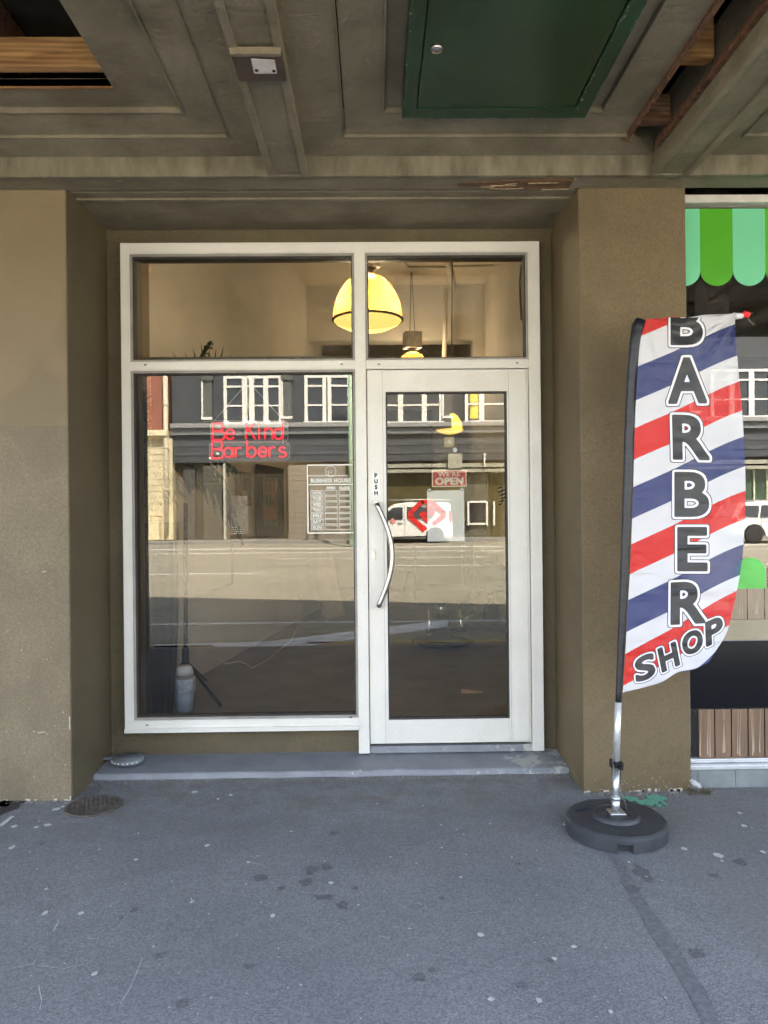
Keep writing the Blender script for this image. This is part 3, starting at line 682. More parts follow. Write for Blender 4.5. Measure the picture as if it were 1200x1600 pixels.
# beading with dark shadow gap and gaskets, and glass
def glazed(nm, xa, xb, za, zb, label, gm=G_win):
    bm = nb(); frame(bm, xa, xb, za, zb, yf0+.012, yf1-.01, .012); obj('glazing_bead', bm, mat('grey_glazing_bead', (.30, .28, .25), rough=.5), sf, bevel=.001)
    bm = nb(); frame(bm, xa+.012, xb-.012, za+.012, zb-.012, yf0+.022, yf1-.015, .006); obj('gasket', bm, M_gasket, sf)
    bm = nb(); box(bm, xa+.016, xb-.016, YG-.003, YG+.003, za+.016, zb-.016); return obj('pane', bm, gm, sf, label=label)
glazed('a', x0+wv, xm0, zt_hi, ztop-.058, 'wide upper pane showing the beige room')
glazed('b', xm1, xdo, zt_hi, ztop-.058, 'upper pane over the door')
glazed('c', x0+wv, xm0, zsb+.062, zt_lo, 'large lower pane reflecting the street')

# business hours decal
M_dec = mat('white_vinyl_lettering', (.88, .86, .78), rough=.6, var=.02)
yd = YG-.0042
def dx(px, py=780): return P(px, py, yd).x
def dz(py, px=515): return P(px, py, yd).z
dec = nb()
def drect(x0_, x1_, y0_, y1_, w_=.8):
    xa, xb, za, zb = dx(x0_), dx(x1_), dz(y1_), dz(y0_); k = w_*1.45*YG/F
    frame(dec, xa, xb, za, zb, yd-.0006, yd, k)
def dline(x0_, x1_, yy, w_=.8): box(dec, dx(x0_), dx(x1_), yd-.0007, yd-.0001, dz(yy+w_*.75), dz(yy-w_*.75))
drect(480, 553.5, 725.5, 833.5, 1.3)
dline(481, 543, 743.3); dline(481, 552, 757, 1.1)
merge(dec, text_fit('BUSINESS HOURS', dx(485.5), dx(548.5), dz(754.3), dz(747.3), yd, .0006, .055, 1.08))
merge(dec, text_fit('OPEN', dx(510), dx(524), dz(765.3), dz(760.0), yd, .0006, .07, 1.1))
merge(dec, text_fit('CLOSE', dx(530), dx(547), dz(765.3), dz(760.0), yd, .0006, .07, 1.1))
for i, s in enumerate(('MON', 'TUE', 'WED', 'THU', 'FRI', 'SAT', 'SUN')):
    y_ = 766+i*9.0
    drect(485.5, 505, y_, y_+8, .5); drect(507.5, 527, y_, y_+8, .5); drect(529.5, 547.5, y_, y_+8, .5)
    merge(dec, text_fit(s, dx(488.3), dx(502.2), dz(y_+6.7), dz(y_+1.3), yd, .0006, .07, 1.1))
c = Vector((dx(517), yd-.0005, dz(736.5))); rr = 8.3*YG/F
tube(dec, [c+Vector((math.cos(a)*rr, 0, math.sin(a)*rr)) for a in [2*math.pi*k/40 for k in range(40)]], .0018, 6, closed=True)
kk = YG/F
def dtube(pts, r=.0016): tube(dec, [c+Vector((x*kk, 0, z*kk)) for x, z in pts], r, 6)
dtube([(-3.5, -6.5), (-2.6, 2), (-2.6, -1.5), (-1, -2.5), (.8, -1.5), (1.2, 4.5), (1.2, -1.5), (2.2, -2.6)]); dtube([(-4.2, -6.6), (-4.0, 1)], .0012); dtube([(-6.5, 0), (-5.2, 0)]); dtube([(5.2, 0), (6.5, 0)])
tag(obj('business_hours_decal', dec, M_dec), 'white business hours table lettered on the shop window', 'decal')

# ================================================================== DOOR
dr = thing('glass_door', 'cream aluminium shop door with one tall glass pane and curved steel handle', 'door', (P(705, 1160, YG).x, YG, .09))
da, db_ = xm1+.004, xdo-.004; dzt = zt_lo-.004; dzb = fz(1162, 700)
ga, gb, gt, gbm = fx(605, 860), fx(795, 860), fz(611, 700), fz(1125, 700)
yd0, yd1 = YG-.032, YG+.018
for a_, b_ in ((da, ga), (gb, db_)): bm = nb(); box(bm, a_, b_, yd0, yd1, dzb, dzt); obj('stile', bm, M_frame, dr, bevel=.003)
for a_, b_ in ((gt, dzt), (dzb, gbm)): bm = nb(); box(bm, ga, gb, yd0+.001, yd1, a_, b_); obj('rail', bm, M_frame, dr, bevel=.003)
# raised grey strips coloured as the shade of the stile grooves
bm = nb()
for px in (600, 797.5):
    x_ = fx(px, 860); box(bm, x_-.001, x_+.001, yd0-.0015, yd0+.003, gt+.002 if px < 0 else dzb+.004, dzt-.006)
x_ = fx(824, 860); box(bm, x_-.0015, x_+.0015, yd0-.002, yd0+.003, dzb+.004, dzt-.01)
obj('groove_shade', bm, mat('groove_shadow_strip', (.42, .40, .35), rough=.6), dr)
bm = nb(); box(bm, gb+.040, db_-.014, yd0-.010, yd0+.001, dzb+.01, dzt-.02); obj('door_stop', bm, M_frame, dr, bevel=.002)
bm = nb(); frame(bm, ga, gb, gbm, gt, yd0+.008, yd1-.004, .008); obj('gasket', bm, M_gasket, dr)
bm = nb(); box(bm, ga+.004, gb-.004, YG-.009, YG-.003, gbm+.004, gt-.004); obj('pane', bm, G_door, dr)
# handle: bowed steel tube on two stand-offs
hy = yd0-.06; hp = []
top, bot = P(588, 786, hy), P(591, 949, hy)
bul = (P(612, 866, hy).x - top.x)
for i in range(25):
    f = i/24; q = top.lerp(bot, f); s = math.sin(math.pi*f)
    hp.append(q + Vector((bul*s, -.012*s, 0)))
bm = nb(); tube(bm, hp, .0135, 14); hd = obj('handle', bm, M_steel, dr)
for q in (hp[0], hp[-1]):
    bm = nb(); tube(bm, [q+Vector((0, 0, 0)), Vector((q.x, yd0-.001, q.z))], .0085, 12); lathe(bm, [(.014, 0), (.014, .004)], (q.x, yd0-.006, q.z), 20, 'Y'); obj('handle_mount', bm, M_steel, hd)
p = P(583, 867, yd0)
bm = nb(); box(bm, p.x-.011, p.x+.011, yd0-.004, yd0-.0005, p.z-.026, p.z+.026); lp = obj('lock_plate', bm, mat('grey_lock_metal', (.45, .43, .40), rough=.35, metal=.8), dr, bevel=.001)
bm = nb(); lathe(bm, [(.0085, 0), (.0085, .006), (.006, .007)], (p.x, yd0-.011, p.z), 20, 'Y'); obj('lock_cylinder', bm, M_steel, lp)
bm = nb(); box(bm, p.x-.001, p.x+.001, yd0-.0118, yd0-.010, p.z-.005, p.z+.005); obj('keyhole', bm, M_dark, lp)
# push sticker
pa, pb = P(581.5, 775, yd0), P(593.5, 737, yd0)
bm = nb()
cx_, w2, zt_, zb_ = (pa.x+pb.x)/2, (pb.x-pa.x)/2*.85, pb.z, pa.z
pts = [(cx_+w2*math.cos(a), yd0-.0005, zt_-w2+w2*math.sin(a)) for a in [math.pi*k/10 for k in range(11)]] + [(cx_+w2*math.cos(a), yd0-.0005, zb_+w2+w2*math.sin(a)) for a in [math.pi+math.pi*k/10 for k in range(11)]]
prism(bm, pts, (0, -.0008, 0)); ps = obj('push_sticker', bm, mat('clear_white_sticker', (.80, .79, .75), rough=.35), dr)
bm = nb()
for i, ch in enumerate('PUSH'):
    cz = zt_-.020 - i*(zt_-zb_-.036)/3
    merge(bm, text_fit(ch, cx_-.010, cx_+.010, cz-.0125, cz+.0125, yd0-.0015, .0005, .05, keep=True))
obj('push_lettering', bm, M_black, ps)
# small chip on the top rail
p = P(643, 597, yd0); bm = nb(); prism(bm, [(p.x-.012, yd0-.001, p.z+.012), (p.x+.006, yd0-.001, p.z+.004), (p.x+.014, yd0-.001, p.z-.012), (p.x+.002, yd0-.001, p.z-.004)], (0, -.002, 0)); obj('paint_chip', bm, M_white, dr)
# barber pole sticker
bm = nb(); yp = YG-.0105
for i in range(6):
    f = i/5; cx2 = P(784.5-3*math.cos(f*6), 762+26*f, yp); 
    wd = (.008+.012*math.sin(math.pi*min(1, f+.1)))
    obox(bm, (cx2.x, yp, cx2.z), (wd, 0, wd*.35), (0, .0004, 0), (-.001, 0, .0042))
obox(bm, (P(784.5, 775, yp).x, yp-.0006, P(784, 775, yp).z), (.0015, 0, 0), (0, .0003, 0), (0, 0, .045))
tag(obj('barber_pole_sticker', bm, M_black), 'small black striped barber pole sticker on the door glass', 'sticker')

# A4 sheet stuck to the glass
M_paper = bpy.data.materials.new('white_paper'); M_paper.use_nodes = True; t, b, L = nodes_of(M_paper); b.inputs['Base Color'].default_value = (.86, .88, .90, 1); b.inputs['Roughness'].default_value = .8
tl = N(t, 'ShaderNodeBsdfTranslucent'); tl.inputs[0].default_value = (.8, .84, .86, 1); mx = N(t, 'ShaderNodeMixShader'); mx.inputs[0].default_value = .10
L(b.outputs[0], mx.inputs[1]); L(tl.outputs[0], mx.inputs[2]); L(mx.outputs[0], t.nodes['Material Output'].inputs[0])
yin = YG+.003
a_, b2 = P(668, 846, yin), P(725, 766, yin)
bm = nb(); box(bm, a_.x, b2.x, yin, yin+.0006, a_.z, b2.z); tag(obj('paper_sheet', bm, M_paper), 'blank white paper sheet taped inside the door glass under the sign', 'paper')
# suction hooks
def suction(px, py, r, lab):
    p = P(px, py, yin); s = thing('suction_hook', lab, 'hook', (p.x, yin, p.z))
    bm = nb(); lathe(bm, [(r, 0), (r*.85, .004), (r*.35, .009), (r*.3, .014), (0, .015)], (p.x, yin, p.z), 24, 'Y'); obj('suction_cup', bm, mat('clear_rubber', (.55, .62, .62), rough=.25), s)
    bm = nb(); tube(bm, [(p.x, yin+.014, p.z), (p.x, yin+.024, p.z-.006), (p.x, yin+.028, p.z-.016), (p.x, yin+.034, p.z-.012)], .0016, 8); obj('hook', bm, M_steel, s)
    return p
suction(711, 703, .013, 'clear suction hook on the door glass holding the open sign string')
suction(671, 766, .010, 'left one of two small suction hooks at the paper sheet')
suction(722, 765, .010, 'right one of two small suction hooks at the paper sheet')
# small square card
a_, b2 = P(694.5, 698, yin), P(709.5, 682.5, yin)
bm = nb(); box(bm, a_.x, b2.x, yin+.001, yin+.002, a_.z, b2.z); cdo = thing('square_card', 'small tan square sticker with pale monogram above the open sign', 'sticker', ((a_.x+b2.x)/2, yin, a_.z)); obj('card', bm, mat('tan_card', (.45, .36, .16), rough=.5), cdo)
bm = text_fit('4', a_.x+.018, b2.x-.018, a_.z+.014, b2.z-.014, yin+.0005, .0006, 0, keep=True); obj('monogram', bm, M_dec, cdo)
# WE'RE OPEN sign
ys = YG+.012
sg = thing('open_sign', "red we're open sign with cream border hanging by string behind the door glass", 'sign', tuple(P(702, 748, ys)))
a_, b2 = P(675, 761, ys), P(729, 734, ys)
bm = nb(); box(bm, a_.x, b2.x, ys, ys+.005, a_.z, b2.z); obj('board', bm, mat('cream_sign_border', (.78, .68, .55), rough=.5), sg, bevel=.0015)
m_ = 1.6*YG/F
bm = nb(); box(bm, a_.x+m_, b2.x-m_, ys-.0008, ys+.002, a_.z+m_, b2.z-m_); obj('red_field', bm, mat('sign_red', (.50, .028, .030), rough=.45, var=.05), sg)
bm = text_fit("WE'RE", P(684, 740, ys).x, P(719, 740, ys).x, P(700, 744.6, ys).z, P(700, 736.9, ys).z, ys-.0009, .0008, .03)
merge(bm, text_fit('OPEN', P(679.5, 740, ys).x, P(724.5, 740, ys).x, P(700, 758, ys).z, P(700, 745.8, ys).z, ys-.0009, .0008, .06)); obj('lettering', bm, mat('cream_sign_lettering', (.80, .72, .62), rough=.5), sg)
hk = P(709, 699, ys)
bm = nb(); tube(bm, [P(677, 735, ys), P(701, 699.5, ys)], .0011, 6); tube(bm, [P(701, 699.5, ys), P(712, 699.5, ys+.02)], .0011, 6); tube(bm, [P(712, 699.5, ys+.02), P(726, 735, ys)], .0011, 6); obj('string', bm, mat('brown_string', (.45, .36, .25), rough=.9), sg)

# ================================================================== NEON SIGN
YN = 4.36
M_neon = bpy.data.materials.new('red_neon_tube'); M_neon.use_nodes = True; t, b, L = nodes_of(M_neon)
b.inputs['Base Color'].default_value = (.35, .01, .02, 1); b.inputs['Roughness'].default_value = .35; b.inputs['Emission Color'].default_value = (1, .004, .025, 1); b.inputs['Emission Strength'].default_value = .17
def arc(cx, cy, rx, ry, a0, a1, n=14): return [(cx+rx*math.cos(R(a0+(a1-a0)*i/n)), cy+ry*math.sin(R(a0+(a1-a0)*i/n))) for i in range(n+1)]
GL = {
 'B': [[(0, 0), (.02, .5), (.02, 1), (.30, 1)] + arc(.32, .77, .24, .23, 85, -85) + [(.06, .53)], [(.06, .53), (.36, .52)] + arc(.38, .26, .27, .26, 85, -88) + [(0, 0)]],
 'e': [[(.04, .34), (.50, .34)] + arc(.27, .32, .25, .30, 8, 325, 20)],
 'K': [[(0, 0), (.02, .5), (.02, 1)], [(.50, .97), (.06, .44), (.20, .56), (.54, .0)]],
 'i': [[(0, 0), (0, .66)], [(0, .86), (0, .95)]],
 'n': [[(0, 0), (0, .66)], [(0, .42)] + arc(.22, .40, .22, .24, 150, 10, 10) + [(.44, 0)]],
 'd': [[(.50, 1.04), (.50, 0)], arc(.25, .31, .25, .30, 20, 340, 20)],
 'a': [[(.50, .62), (.50, 0)], arc(.25, .31, .25, .30, 20, 340, 20)],
 'r': [[(0, 0), (0, .64)], [(0, .38)] + arc(.22, .36, .22, .26, 165, 60, 8)],
 'b': [[(0, 1.02), (0, 0)], arc(.26, .31, .26, .30, 160, -160, 20)],
 's': [arc(.20, .47, .19, .15, 30, 250, 10) + arc(.20, .16, .21, .16, 80, -150, 12)],
}
neon = thing('neon_sign', 'red neon Be Kind Barbers sign hanging in the window', 'sign', tuple(P(389, 690, YN)))
def q5(x, y): return 190+x/3.077, 560+y/3.077
lines = [('Be Kind', {0:(437,60,392,312), 1:(500,96,390,312), 3:(598,96,388,306), 4:(661,96,388,306), 5:(689,80,388,306), 6:(733,92,388,306)}),
         ('Barbers', {0:(433,84,480,398), 1:(493,88,475,400), 2:(548,90,476,400), 3:(603,84,474,396), 4:(657,92,474,398), 5:(711,80,474,398), 6:(757,88,474,398)})]
for s, pos in lines:
    for i, (gx, gw, yb, yt) in pos.items():
        bm = nb(); gw = 82
        for st in GL[s[i]]:
            pts = []
            for u, v in st:
                px, py = q5(gx+u*gw*(1.12 if s[i] == 'B' else 1), yb-v*(yb-yt)); pts.append(P(px, py, YN))
            tube(bm, pts, .0054, 8)
        obj('neon_letter', bm, M_neon, neon)
bm = nb()
def rrect(bm, x0_, x1_, y0_, y1_, y, th, r=8):
    pts = []
    for cx_, cy_, a0 in ((x1_-r, y1_-r, 0), (x0_+r, y1_-r, 90), (x0_+r, y0_+r, 180), (x1_-r, y0_+r, 270)):
        for k in range(6):
            a = R(a0+90*k/5); px, py = cx_+r*math.cos(a), cy_+r*math.sin(a); pts.append(P(px, py, y))
    prism(bm, pts, (0, th, 0)); return pts
e1 = rrect(bm, 329, 450, 657, 691, YN+.012, .004); e2 = rrect(bm, 327, 453, 690.5, 719, YN+.0121, .004)
obj('acrylic_backing', bm, G_clear, neon)
bm = nb(); tube(bm, e1, .0009, 5, closed=True); tube(bm, e2, .0009, 5, closed=True); obj('acrylic_edge', bm, mat('acrylic_edge_white', (.55, .45, .45), rough=.3), neon)
bm = nb()
hk = P(387, 590, YN)
for a, b2 in (((335, 657), (384, 601)), ((443, 657), (387, 595)), ((384, 601), (386, 585)), ((387, 595), (385, 586)), ((444, 657), (442, 694))):
    tube(bm, [P(*a, YN), P(*b2, YN)], .0016, 6)
cable = [P(386, 600, YN+.01), P(388, 630, YN+.01), P(391, 658, YN+.012)]
tube(bm, cable, .0022, 6)
tube(bm, [hk+Vector((math.cos(a)*.008, 0, -.02+math.sin(a)*.010)) for a in [2*math.pi*k/14 for k in range(14)]], .0015, 5, closed=True)
obj('hanging_wire', bm, mat('white_wire', (.65, .65, .62), rough=.5), neon)
bm = nb(); p = P(386, 579, YN); tube(bm, [p, p+Vector((0, 0, .08))], .002, 6); obj('hanging_hook', bm, M_steel, neon)
for px, py in ((341, 709), (329, 716)):
    p = P(px, py, YN); bm = nb(); lathe(bm, [(.007, -.01), (.007, .006), (.004, .010)], (p.x, YN-.004, p.z), 14, 'Y'); obj('standoff_bolt', bm, M_steel, neon)
# black roller blind half drawn behind the sign
YBL = 4.50
bl = thing('roller_blind', 'black roller blind drawn a third down behind the red neon sign', 'blind', tuple(P(396, 722, YBL)))
bm = nb(); a_, b2 = P(237, 722, YBL), P(557, 560, YBL); box(bm, a_.x, b2.x, YBL, YBL+.003, a_.z+.02, b2.z); obj('blind_cloth', bm, mat('black_blind_cloth', (.012, .012, .012), rough=.8, var=.1), bl)
bm = nb(); box(bm, a_.x, b2.x, YBL-.010, YBL+.012, a_.z, a_.z+.02); obj('bottom_bar', bm, M_black, bl, bevel=.004)
bm = nb(); tube(bm, [(a_.x-.02, YBL+.03, b2.z), (b2.x+.02, YBL+.03, b2.z)], .022, 14); obj('roller', bm, mat('grey_roller', (.25, .24, .22), rough=.6), bl)

# ================================================================== INTERIOR THINGS
def ellipse_pts(c, rx, ry, n=24): return [c+Vector((math.cos(2*math.pi*k/n)*rx, math.sin(2*math.pi*k/n)*ry, 0)) for k in range(n)]
M_shade = bpy.data.materials.new('yellow_ribbed_shade'); M_shade.use_nodes = True; t, b, L = nodes_of(M_shade)
tc = N(t, 'ShaderNodeTexCoord'); sp = N(t, 'ShaderNodeSeparateXYZ'); L(tc.outputs['Object'], sp.inputs[0])
at = N(t, 'ShaderNodeMath', operation='ARCTAN2'); L(sp.outputs[1], at.inputs[0]); L(sp.outputs[0], at.inputs[1])
mm = N(t, 'ShaderNodeMath', operation='MULTIPLY'); mm.inputs[1].default_value = 38; L(at.outputs[0], mm.inputs[0])
sn = N(t, 'ShaderNodeMath', operation='SINE'); L(mm.outputs[0], sn.inputs[0])
bp = N(t, 'ShaderNodeBump'); bp.inputs['Strength'].default_value = .8; bp.inputs['Distance'].default_value = .006; L(sn.outputs[0], bp.inputs['Height']); L(bp.outputs[0], b.inputs['Normal'])
b.inputs['Base Color'].default_value = (.36, .17, .018, 1); b.inputs['Roughness'].default_value = .25
mr = N(t, 'ShaderNodeMapRange'); mr.inputs['From Min'].default_value = -1; mr.inputs['To Min'].default_value = .035; mr.inputs['To Max'].default_value = .125; L(sn.outputs[0], mr.inputs[0])
ns = N(t, 'ShaderNodeTexNoise'); ns.inputs['Scale'].default_value = 9; ns.inputs['Distortion'].default_value = 1.5; L(tc.outputs['Object'], ns.inputs['Vector'])
mn = N(t, 'ShaderNodeMapRange'); mn.inputs['From Min'].default_value = .35; mn.inputs['From Max'].default_value = .65; mn.inputs['To Min'].default_value = .75; mn.inputs['To Max'].default_value = 1.25; L(ns.outputs[0], mn.inputs[0])
mz = N(t, 'ShaderNodeMath', operation='MULTIPLY'); L(mr.outputs[0], mz.inputs[0]); L(mn.outputs[0], mz.inputs[1])
b.inputs['Emission Color'].default_value = (1, .50, .05, 1); L(mz.outputs[0], b.inputs['Emission Strength'])
tl = N(t, 'ShaderNodeBsdfTransparent'); tl.inputs[0].default_value = (1, .90, .68, 1); mx = N(t, 'ShaderNodeMixShader'); mx.inputs[0].default_value = .025
L(b.outputs[0], mx.inputs[1]); L(tl.outputs[0], mx.inputs[2]); L(mx.outputs[0], t.nodes['Material Output'].inputs[0])
M_in = mat('lamp_inner_glow', (.8, .6, .2), rough=.5, emis=(1, .72, .18), estr=.42)
t, b, L = nodes_of(M_in); tp_ = N(t, 'ShaderNodeBsdfTransparent'); mx = N(t, 'ShaderNodeMixShader'); mx.inputs[0].default_value = .65; L(b.outputs[0], mx.inputs[1]); L(tp_.outputs[0], mx.inputs[2]); L(mx.outputs[0], t.nodes['Material Output'].inputs[0])
M_rim = mat('bronze_rim', (.10, .07, .02), rough=.35, metal=.5)
M_box = mat('control_gear_box', (.50, .46, .38), rough=.5, var=.15, scale=12)
M_conduit = mat('painted_conduit', (.60, .54, .44), rough=.6)
def pendant(px, py_rim, py_top, rad_px, Y, label, power, gear=True, ceil=4.3):
    c = P(px, py_rim, Y); zt_ = P(px, py_top, Y).z; rad = rad_px*Y/F; h = zt_-c.z
    t_ = thing('pendant_lamp', label, 'lamp', tuple(c), 'yellow pendant lamps in the shop')
    prof = [(rad*r_, h*z_) for r_, z_ in ((1, 0), (.985, .12), (.96, .25), (.92, .38), (.87, .50), (.80, .62), (.71, .74), (.60, .85), (.47, .93), (.33, .98), (.24, 1.0))]
    bm = nb(); lathe(bm, prof, c, 56); obj('lamp_shade', bm, M_shade, t_)
    bm = nb(); lathe(bm, [(rad*1.0, -.004), (rad*1.02, 0), (rad*1.02, .008), (rad*.99, .010), (rad*.985, .0), (rad*1.0, -.004)], c, 56); obj('rim', bm, M_rim, t_)
    bm = nb(); lathe(bm, [(rad*.98, 0.0), (rad*.90, -h*.06), (rad*.6, -h*.18), (rad*.3, -h*.23), (0, -h*.24)], c, 40); obj('diffuser', bm, M_in, t_)
    bm = nb(); lathe(bm, [(rad*.30, h-.005), (rad*.30, h+.012), (rad*.17, h+.022), (rad*.16, h+.05)], c, 28); obj('cap', bm, mat('brass_cap', (.40, .33, .16), rough=.4, metal=.5), t_)
    if gear:
        gw_ = 12.5*Y/F if gear == 'wide' else rad*.3; gh = .20
        bm = nb(); obox(bm, c+Vector((0, 0, h+.05+gh/2)), (gw_, .02, 0), (-.02, gw_*.7, 0), (0, 0, gh/2)); obj('gear_box', bm, M_box, t_, bevel=.004)
        ztop_ = c.z+h+.05+gh
    else: ztop_ = c.z+h+.05
    bm = nb()
    tube(bm, [(c.x-.03, Y, ztop_), (c.x-.008, Y, ceil)], .005, 6); tube(bm, [(c.x+.03, Y, ztop_), (c.x+.0, Y, ceil)], .004, 6)
    obj('suspension_chain', bm, mat('dark_chain', (.16, .13, .09), rough=.5), t_)
    ld = bpy.data.lights.new('bulb', 'POINT'); ld.energy = power; ld.color = (1, .95, .84); ld.shadow_soft_size = .14
    lo = bpy.data.objects.new('bulb', ld); C.objects.link(lo); lo.parent = t_; lo.location = (0, 0, h*.45)
    return t_
pendant(574.5, 501, 431, 55, 4.95, 'large yellow ribbed dome lamp lit behind the mullion', 145, gear=True)
pendant(645, 592, 551, 28, 9.05, 'yellow dome lamp under a grey gear box above the door', 140, gear='wide')
# third lamp seen low through the door: an open curved reflector with a flat lower plate
c = P(706, 668, 7.6); k = 7.6/F
t_ = thing('wall_lamp', 'small bright yellow curved lamp shade seen high through the door glass', 'lamp', tuple(c))
bm = nb(); prism(bm, [c+Vector((x*k, 0, z*k)) for x, z in ((-3, 22), (4, 22.5), (10, 18), (15, 9), (17, -1), (15, -4), (8, -4.5), (2, -3.5), (0, 0), (1, 8), (-1, 17))], (0, .05, 0)); obj('curved_shade', bm, mat('bright_yellow_shade', (.85, .65, .08), rough=.4, emis=(1, .68, .10), estr=.16), t_, bevel=.004)
bm = nb(); prism(bm, [c+Vector((x*k, 0, z*k)) for x, z in ((-24, -3), (2, 0), (14, -1), (19, -4), (10, -8), (-3, -10), (-14, -8))], (0, .10, 0)); obj('lower_plate', bm, mat('bright_yellow_plate', (.8, .6, .1), rough=.4, emis=(1, .66, .12), estr=.12), t_, bevel=.004)
bm = nb(); tube(bm, [c+Vector((0, .03, 22*k)), Vector((c.x+.03, c.y+.03, 4.3))], .006, 6); obj('suspension_chain', bm, MATS['dark_chain'], t_)

# ceiling conduits and flush lights
cdt = nb(); yc = 8.8
for a, b2 in (((620, 400), (637, 418)), ((637, 418), (700, 418)), ((637, 420), (815, 414))):
    tube(cdt, [hit(*a, Vector((0, 0, 1)), 4.285), hit(*b2, Vector((0, 0, 1)), 4.285)], .014, 8)
tube(cdt, [hit(697, 400, Vector((0, 0, 1)), 4.27), hit(712, 500, Vector((0, 0, 1)), 4.27)][:1]+[hit(708, 452, Vector((0, 0, 1)), 4.27)], .035, 10)
tube(cdt, [hit(697, 452, Vector((0, 1, 0)), 9.4), hit(694, 560, Vector((0, 1, 0)), 9.4)], .03, 8)
tag(obj('conduit', cdt, M_conduit), 'thin painted conduits and pipe run under the shop ceiling', 'conduit')
wc = nb(); tube(wc, [hit(x_, y_, Vector((1, 0, 0)), XRI-.01) for x_, y_ in ((815, 414), (812, 440), (813, 470), (815, 500))], .010, 6)
tag(obj('wall_cable', wc, mat('brown_cable', (.18, .13, .08), rough=.6)), 'thin brown cable running down the right inner wall', 'cable')
# door-frame like fittings in the back area
bm = nb(); box(bm, P(560, 600, 12.9).x, P(672, 600, 12.9).x, 12.6, 12.95, .06, 3.1); tag(obj('back_cupboard', bm, mat('dark_brown_joinery', (.07, .05, .03), rough=.5)), 'tall dark brown cupboard at the far back of the shop', 'cupboard')
bm = nb(); box(bm, P(722, 700, 9.3).x+.04, P(722, 700, 9.3).x+.05, 9.2, 9.45, .06, 2.6)
bm.free()

# pictures on the left wall
def wall_frame(name, lab, cat, px0, px1, py0, py1, mf, th, inner=None):
    a, b2, c_, d = wallpt(px0, py0, .03), wallpt(px1, py0+4, .03), wallpt(px1, py1, .03), wallpt(px0, py1, .03)
    zt_ = (a.z+b2.z)/2; zb_ = (c_.z+d.z)/2
    pts = [Vector((a.x, a.y, zt_)), Vector((b2.x, b2.y, zt_)), Vector((b2.x, b2.y, zb_)), Vector((a.x, a.y, zb_))]
    t_ = thing(name, lab, cat, tuple(pts[0]))
    nrm = Vector((.987, -.162, 0)).normalized(); cen = sum(pts, Vector())/4
    U_ = (pts[1]-pts[0]); H_ = zt_-zb_
    bm = nb()
    def sub(u0, u1, v0, v1, d0, d1):
        q = [pts[3]+U_*u+Vector((0, 0, H_*v))+nrm*d0 for u, v in ((u0, v0), (u1, v0), (u1, v1), (u0, v1))]
        return q, nrm*(d1-d0)
    fu = th/U_.length; fv = th/H_
    for r_ in ((0, fu, 0, 1), (1-fu, 1, 0, 1), (fu, 1-fu, 0, fv), (fu, 1-fu, 1-fv, 1)):
        q, d_ = sub(*r_, 0, .04); prism(bm, q, d_)
    obj('picture_frame', bm, mf, t_)
    return t_, sub, fu, fv
M_frb = mat('black_frame_wood', (.02, .013, .010), rough=.35); M_frw = mat('brown_frame_wood', (.14, .07, .03), rough=.4)
t_, sub, fu, fv = wall_frame('framed_artwork', 'tall black framed artwork in rust and teal on the left wall', 'picture', 399, 437.5, 727, 839, M_frb, .11)
bm = nb(); q, d_ = sub(fu, 1-fu, fv, 1-fv, 0, .01); prism(bm, q, d_)
art = bpy.data.materials.new('rust_teal_print'); art.use_nodes = True; t, b, L = nodes_of(art); tc = N(t, 'ShaderNodeTexCoord')
n = N(t, 'ShaderNodeTexNoise'); n.inputs['Scale'].default_value = 3.2; n.inputs['Detail'].default_value = 3; n.inputs['Distortion'].default_value = 2; L(tc.outputs['Object'], n.inputs['Vector'])
r = N(t, 'ShaderNodeValToRGB'); r.color_ramp.interpolation = 'CONSTANT'; e = r.color_ramp.elements; e[0].color = (.36, .17, .09, 1); e[1].position = .54; e[1].color = (.10, .22, .19, 1)
e2_ = r.color_ramp.elements.new(.46); e2_.color = (.45, .26, .15, 1); e2_ = r.color_ramp.elements.new(.60); e2_.color = (.33, .09, .10, 1); L(n.outputs[0], r.inputs[0]); L(r.outputs[0], b.inputs['Base Color']); b.inputs['Roughness'].default_value = .5
nf_ = len(bm.faces); rs = random.Random(3)
for row, (v0, v1) in enumerate(((.78, .88), (.64, .75), (.42, .60), (.06, .24))):
    u = .22
    while u < .76:
        wd = rs.uniform(.06, .12); q, d_ = sub(u, u+wd*.6, v0, v1, .011, .013); prism(bm, q, d_)
        q, d_ = sub(u, u+wd, v0+(v1-v0)*rs.uniform(.1, .7), v0+(v1-v0)*.25+(v1-v0)*rs.uniform(.2, .6), .0112, .0128); 
        u += wd+.03
bm.faces.ensure_lookup_table()
for f_ in bm.faces[nf_:]: f_.material_index = 1
obj('print', bm, [art, mat('teal_ink', (.05, .20, .20), rough=.5)], t_)
t_, sub, fu, fv = wall_frame('framed_certificate', 'small brown framed certificate with dark top half on the left wall', 'picture', 370, 387, 736, 790, M_frw, .05)
bm = nb(); q, d_ = sub(fu, 1-fu, fv, .46, 0, .01); prism(bm, q, d_); obj('mount', bm, mat('cream_mount', (.35, .28, .19), rough=.5), t_)
bm = nb(); q, d_ = sub(fu, 1-fu, .46, 1-fv, 0, .01); prism(bm, q, d_); obj('photo_print', bm, mat('dark_photo', (.06, .04, .034), rough=.4), t_)

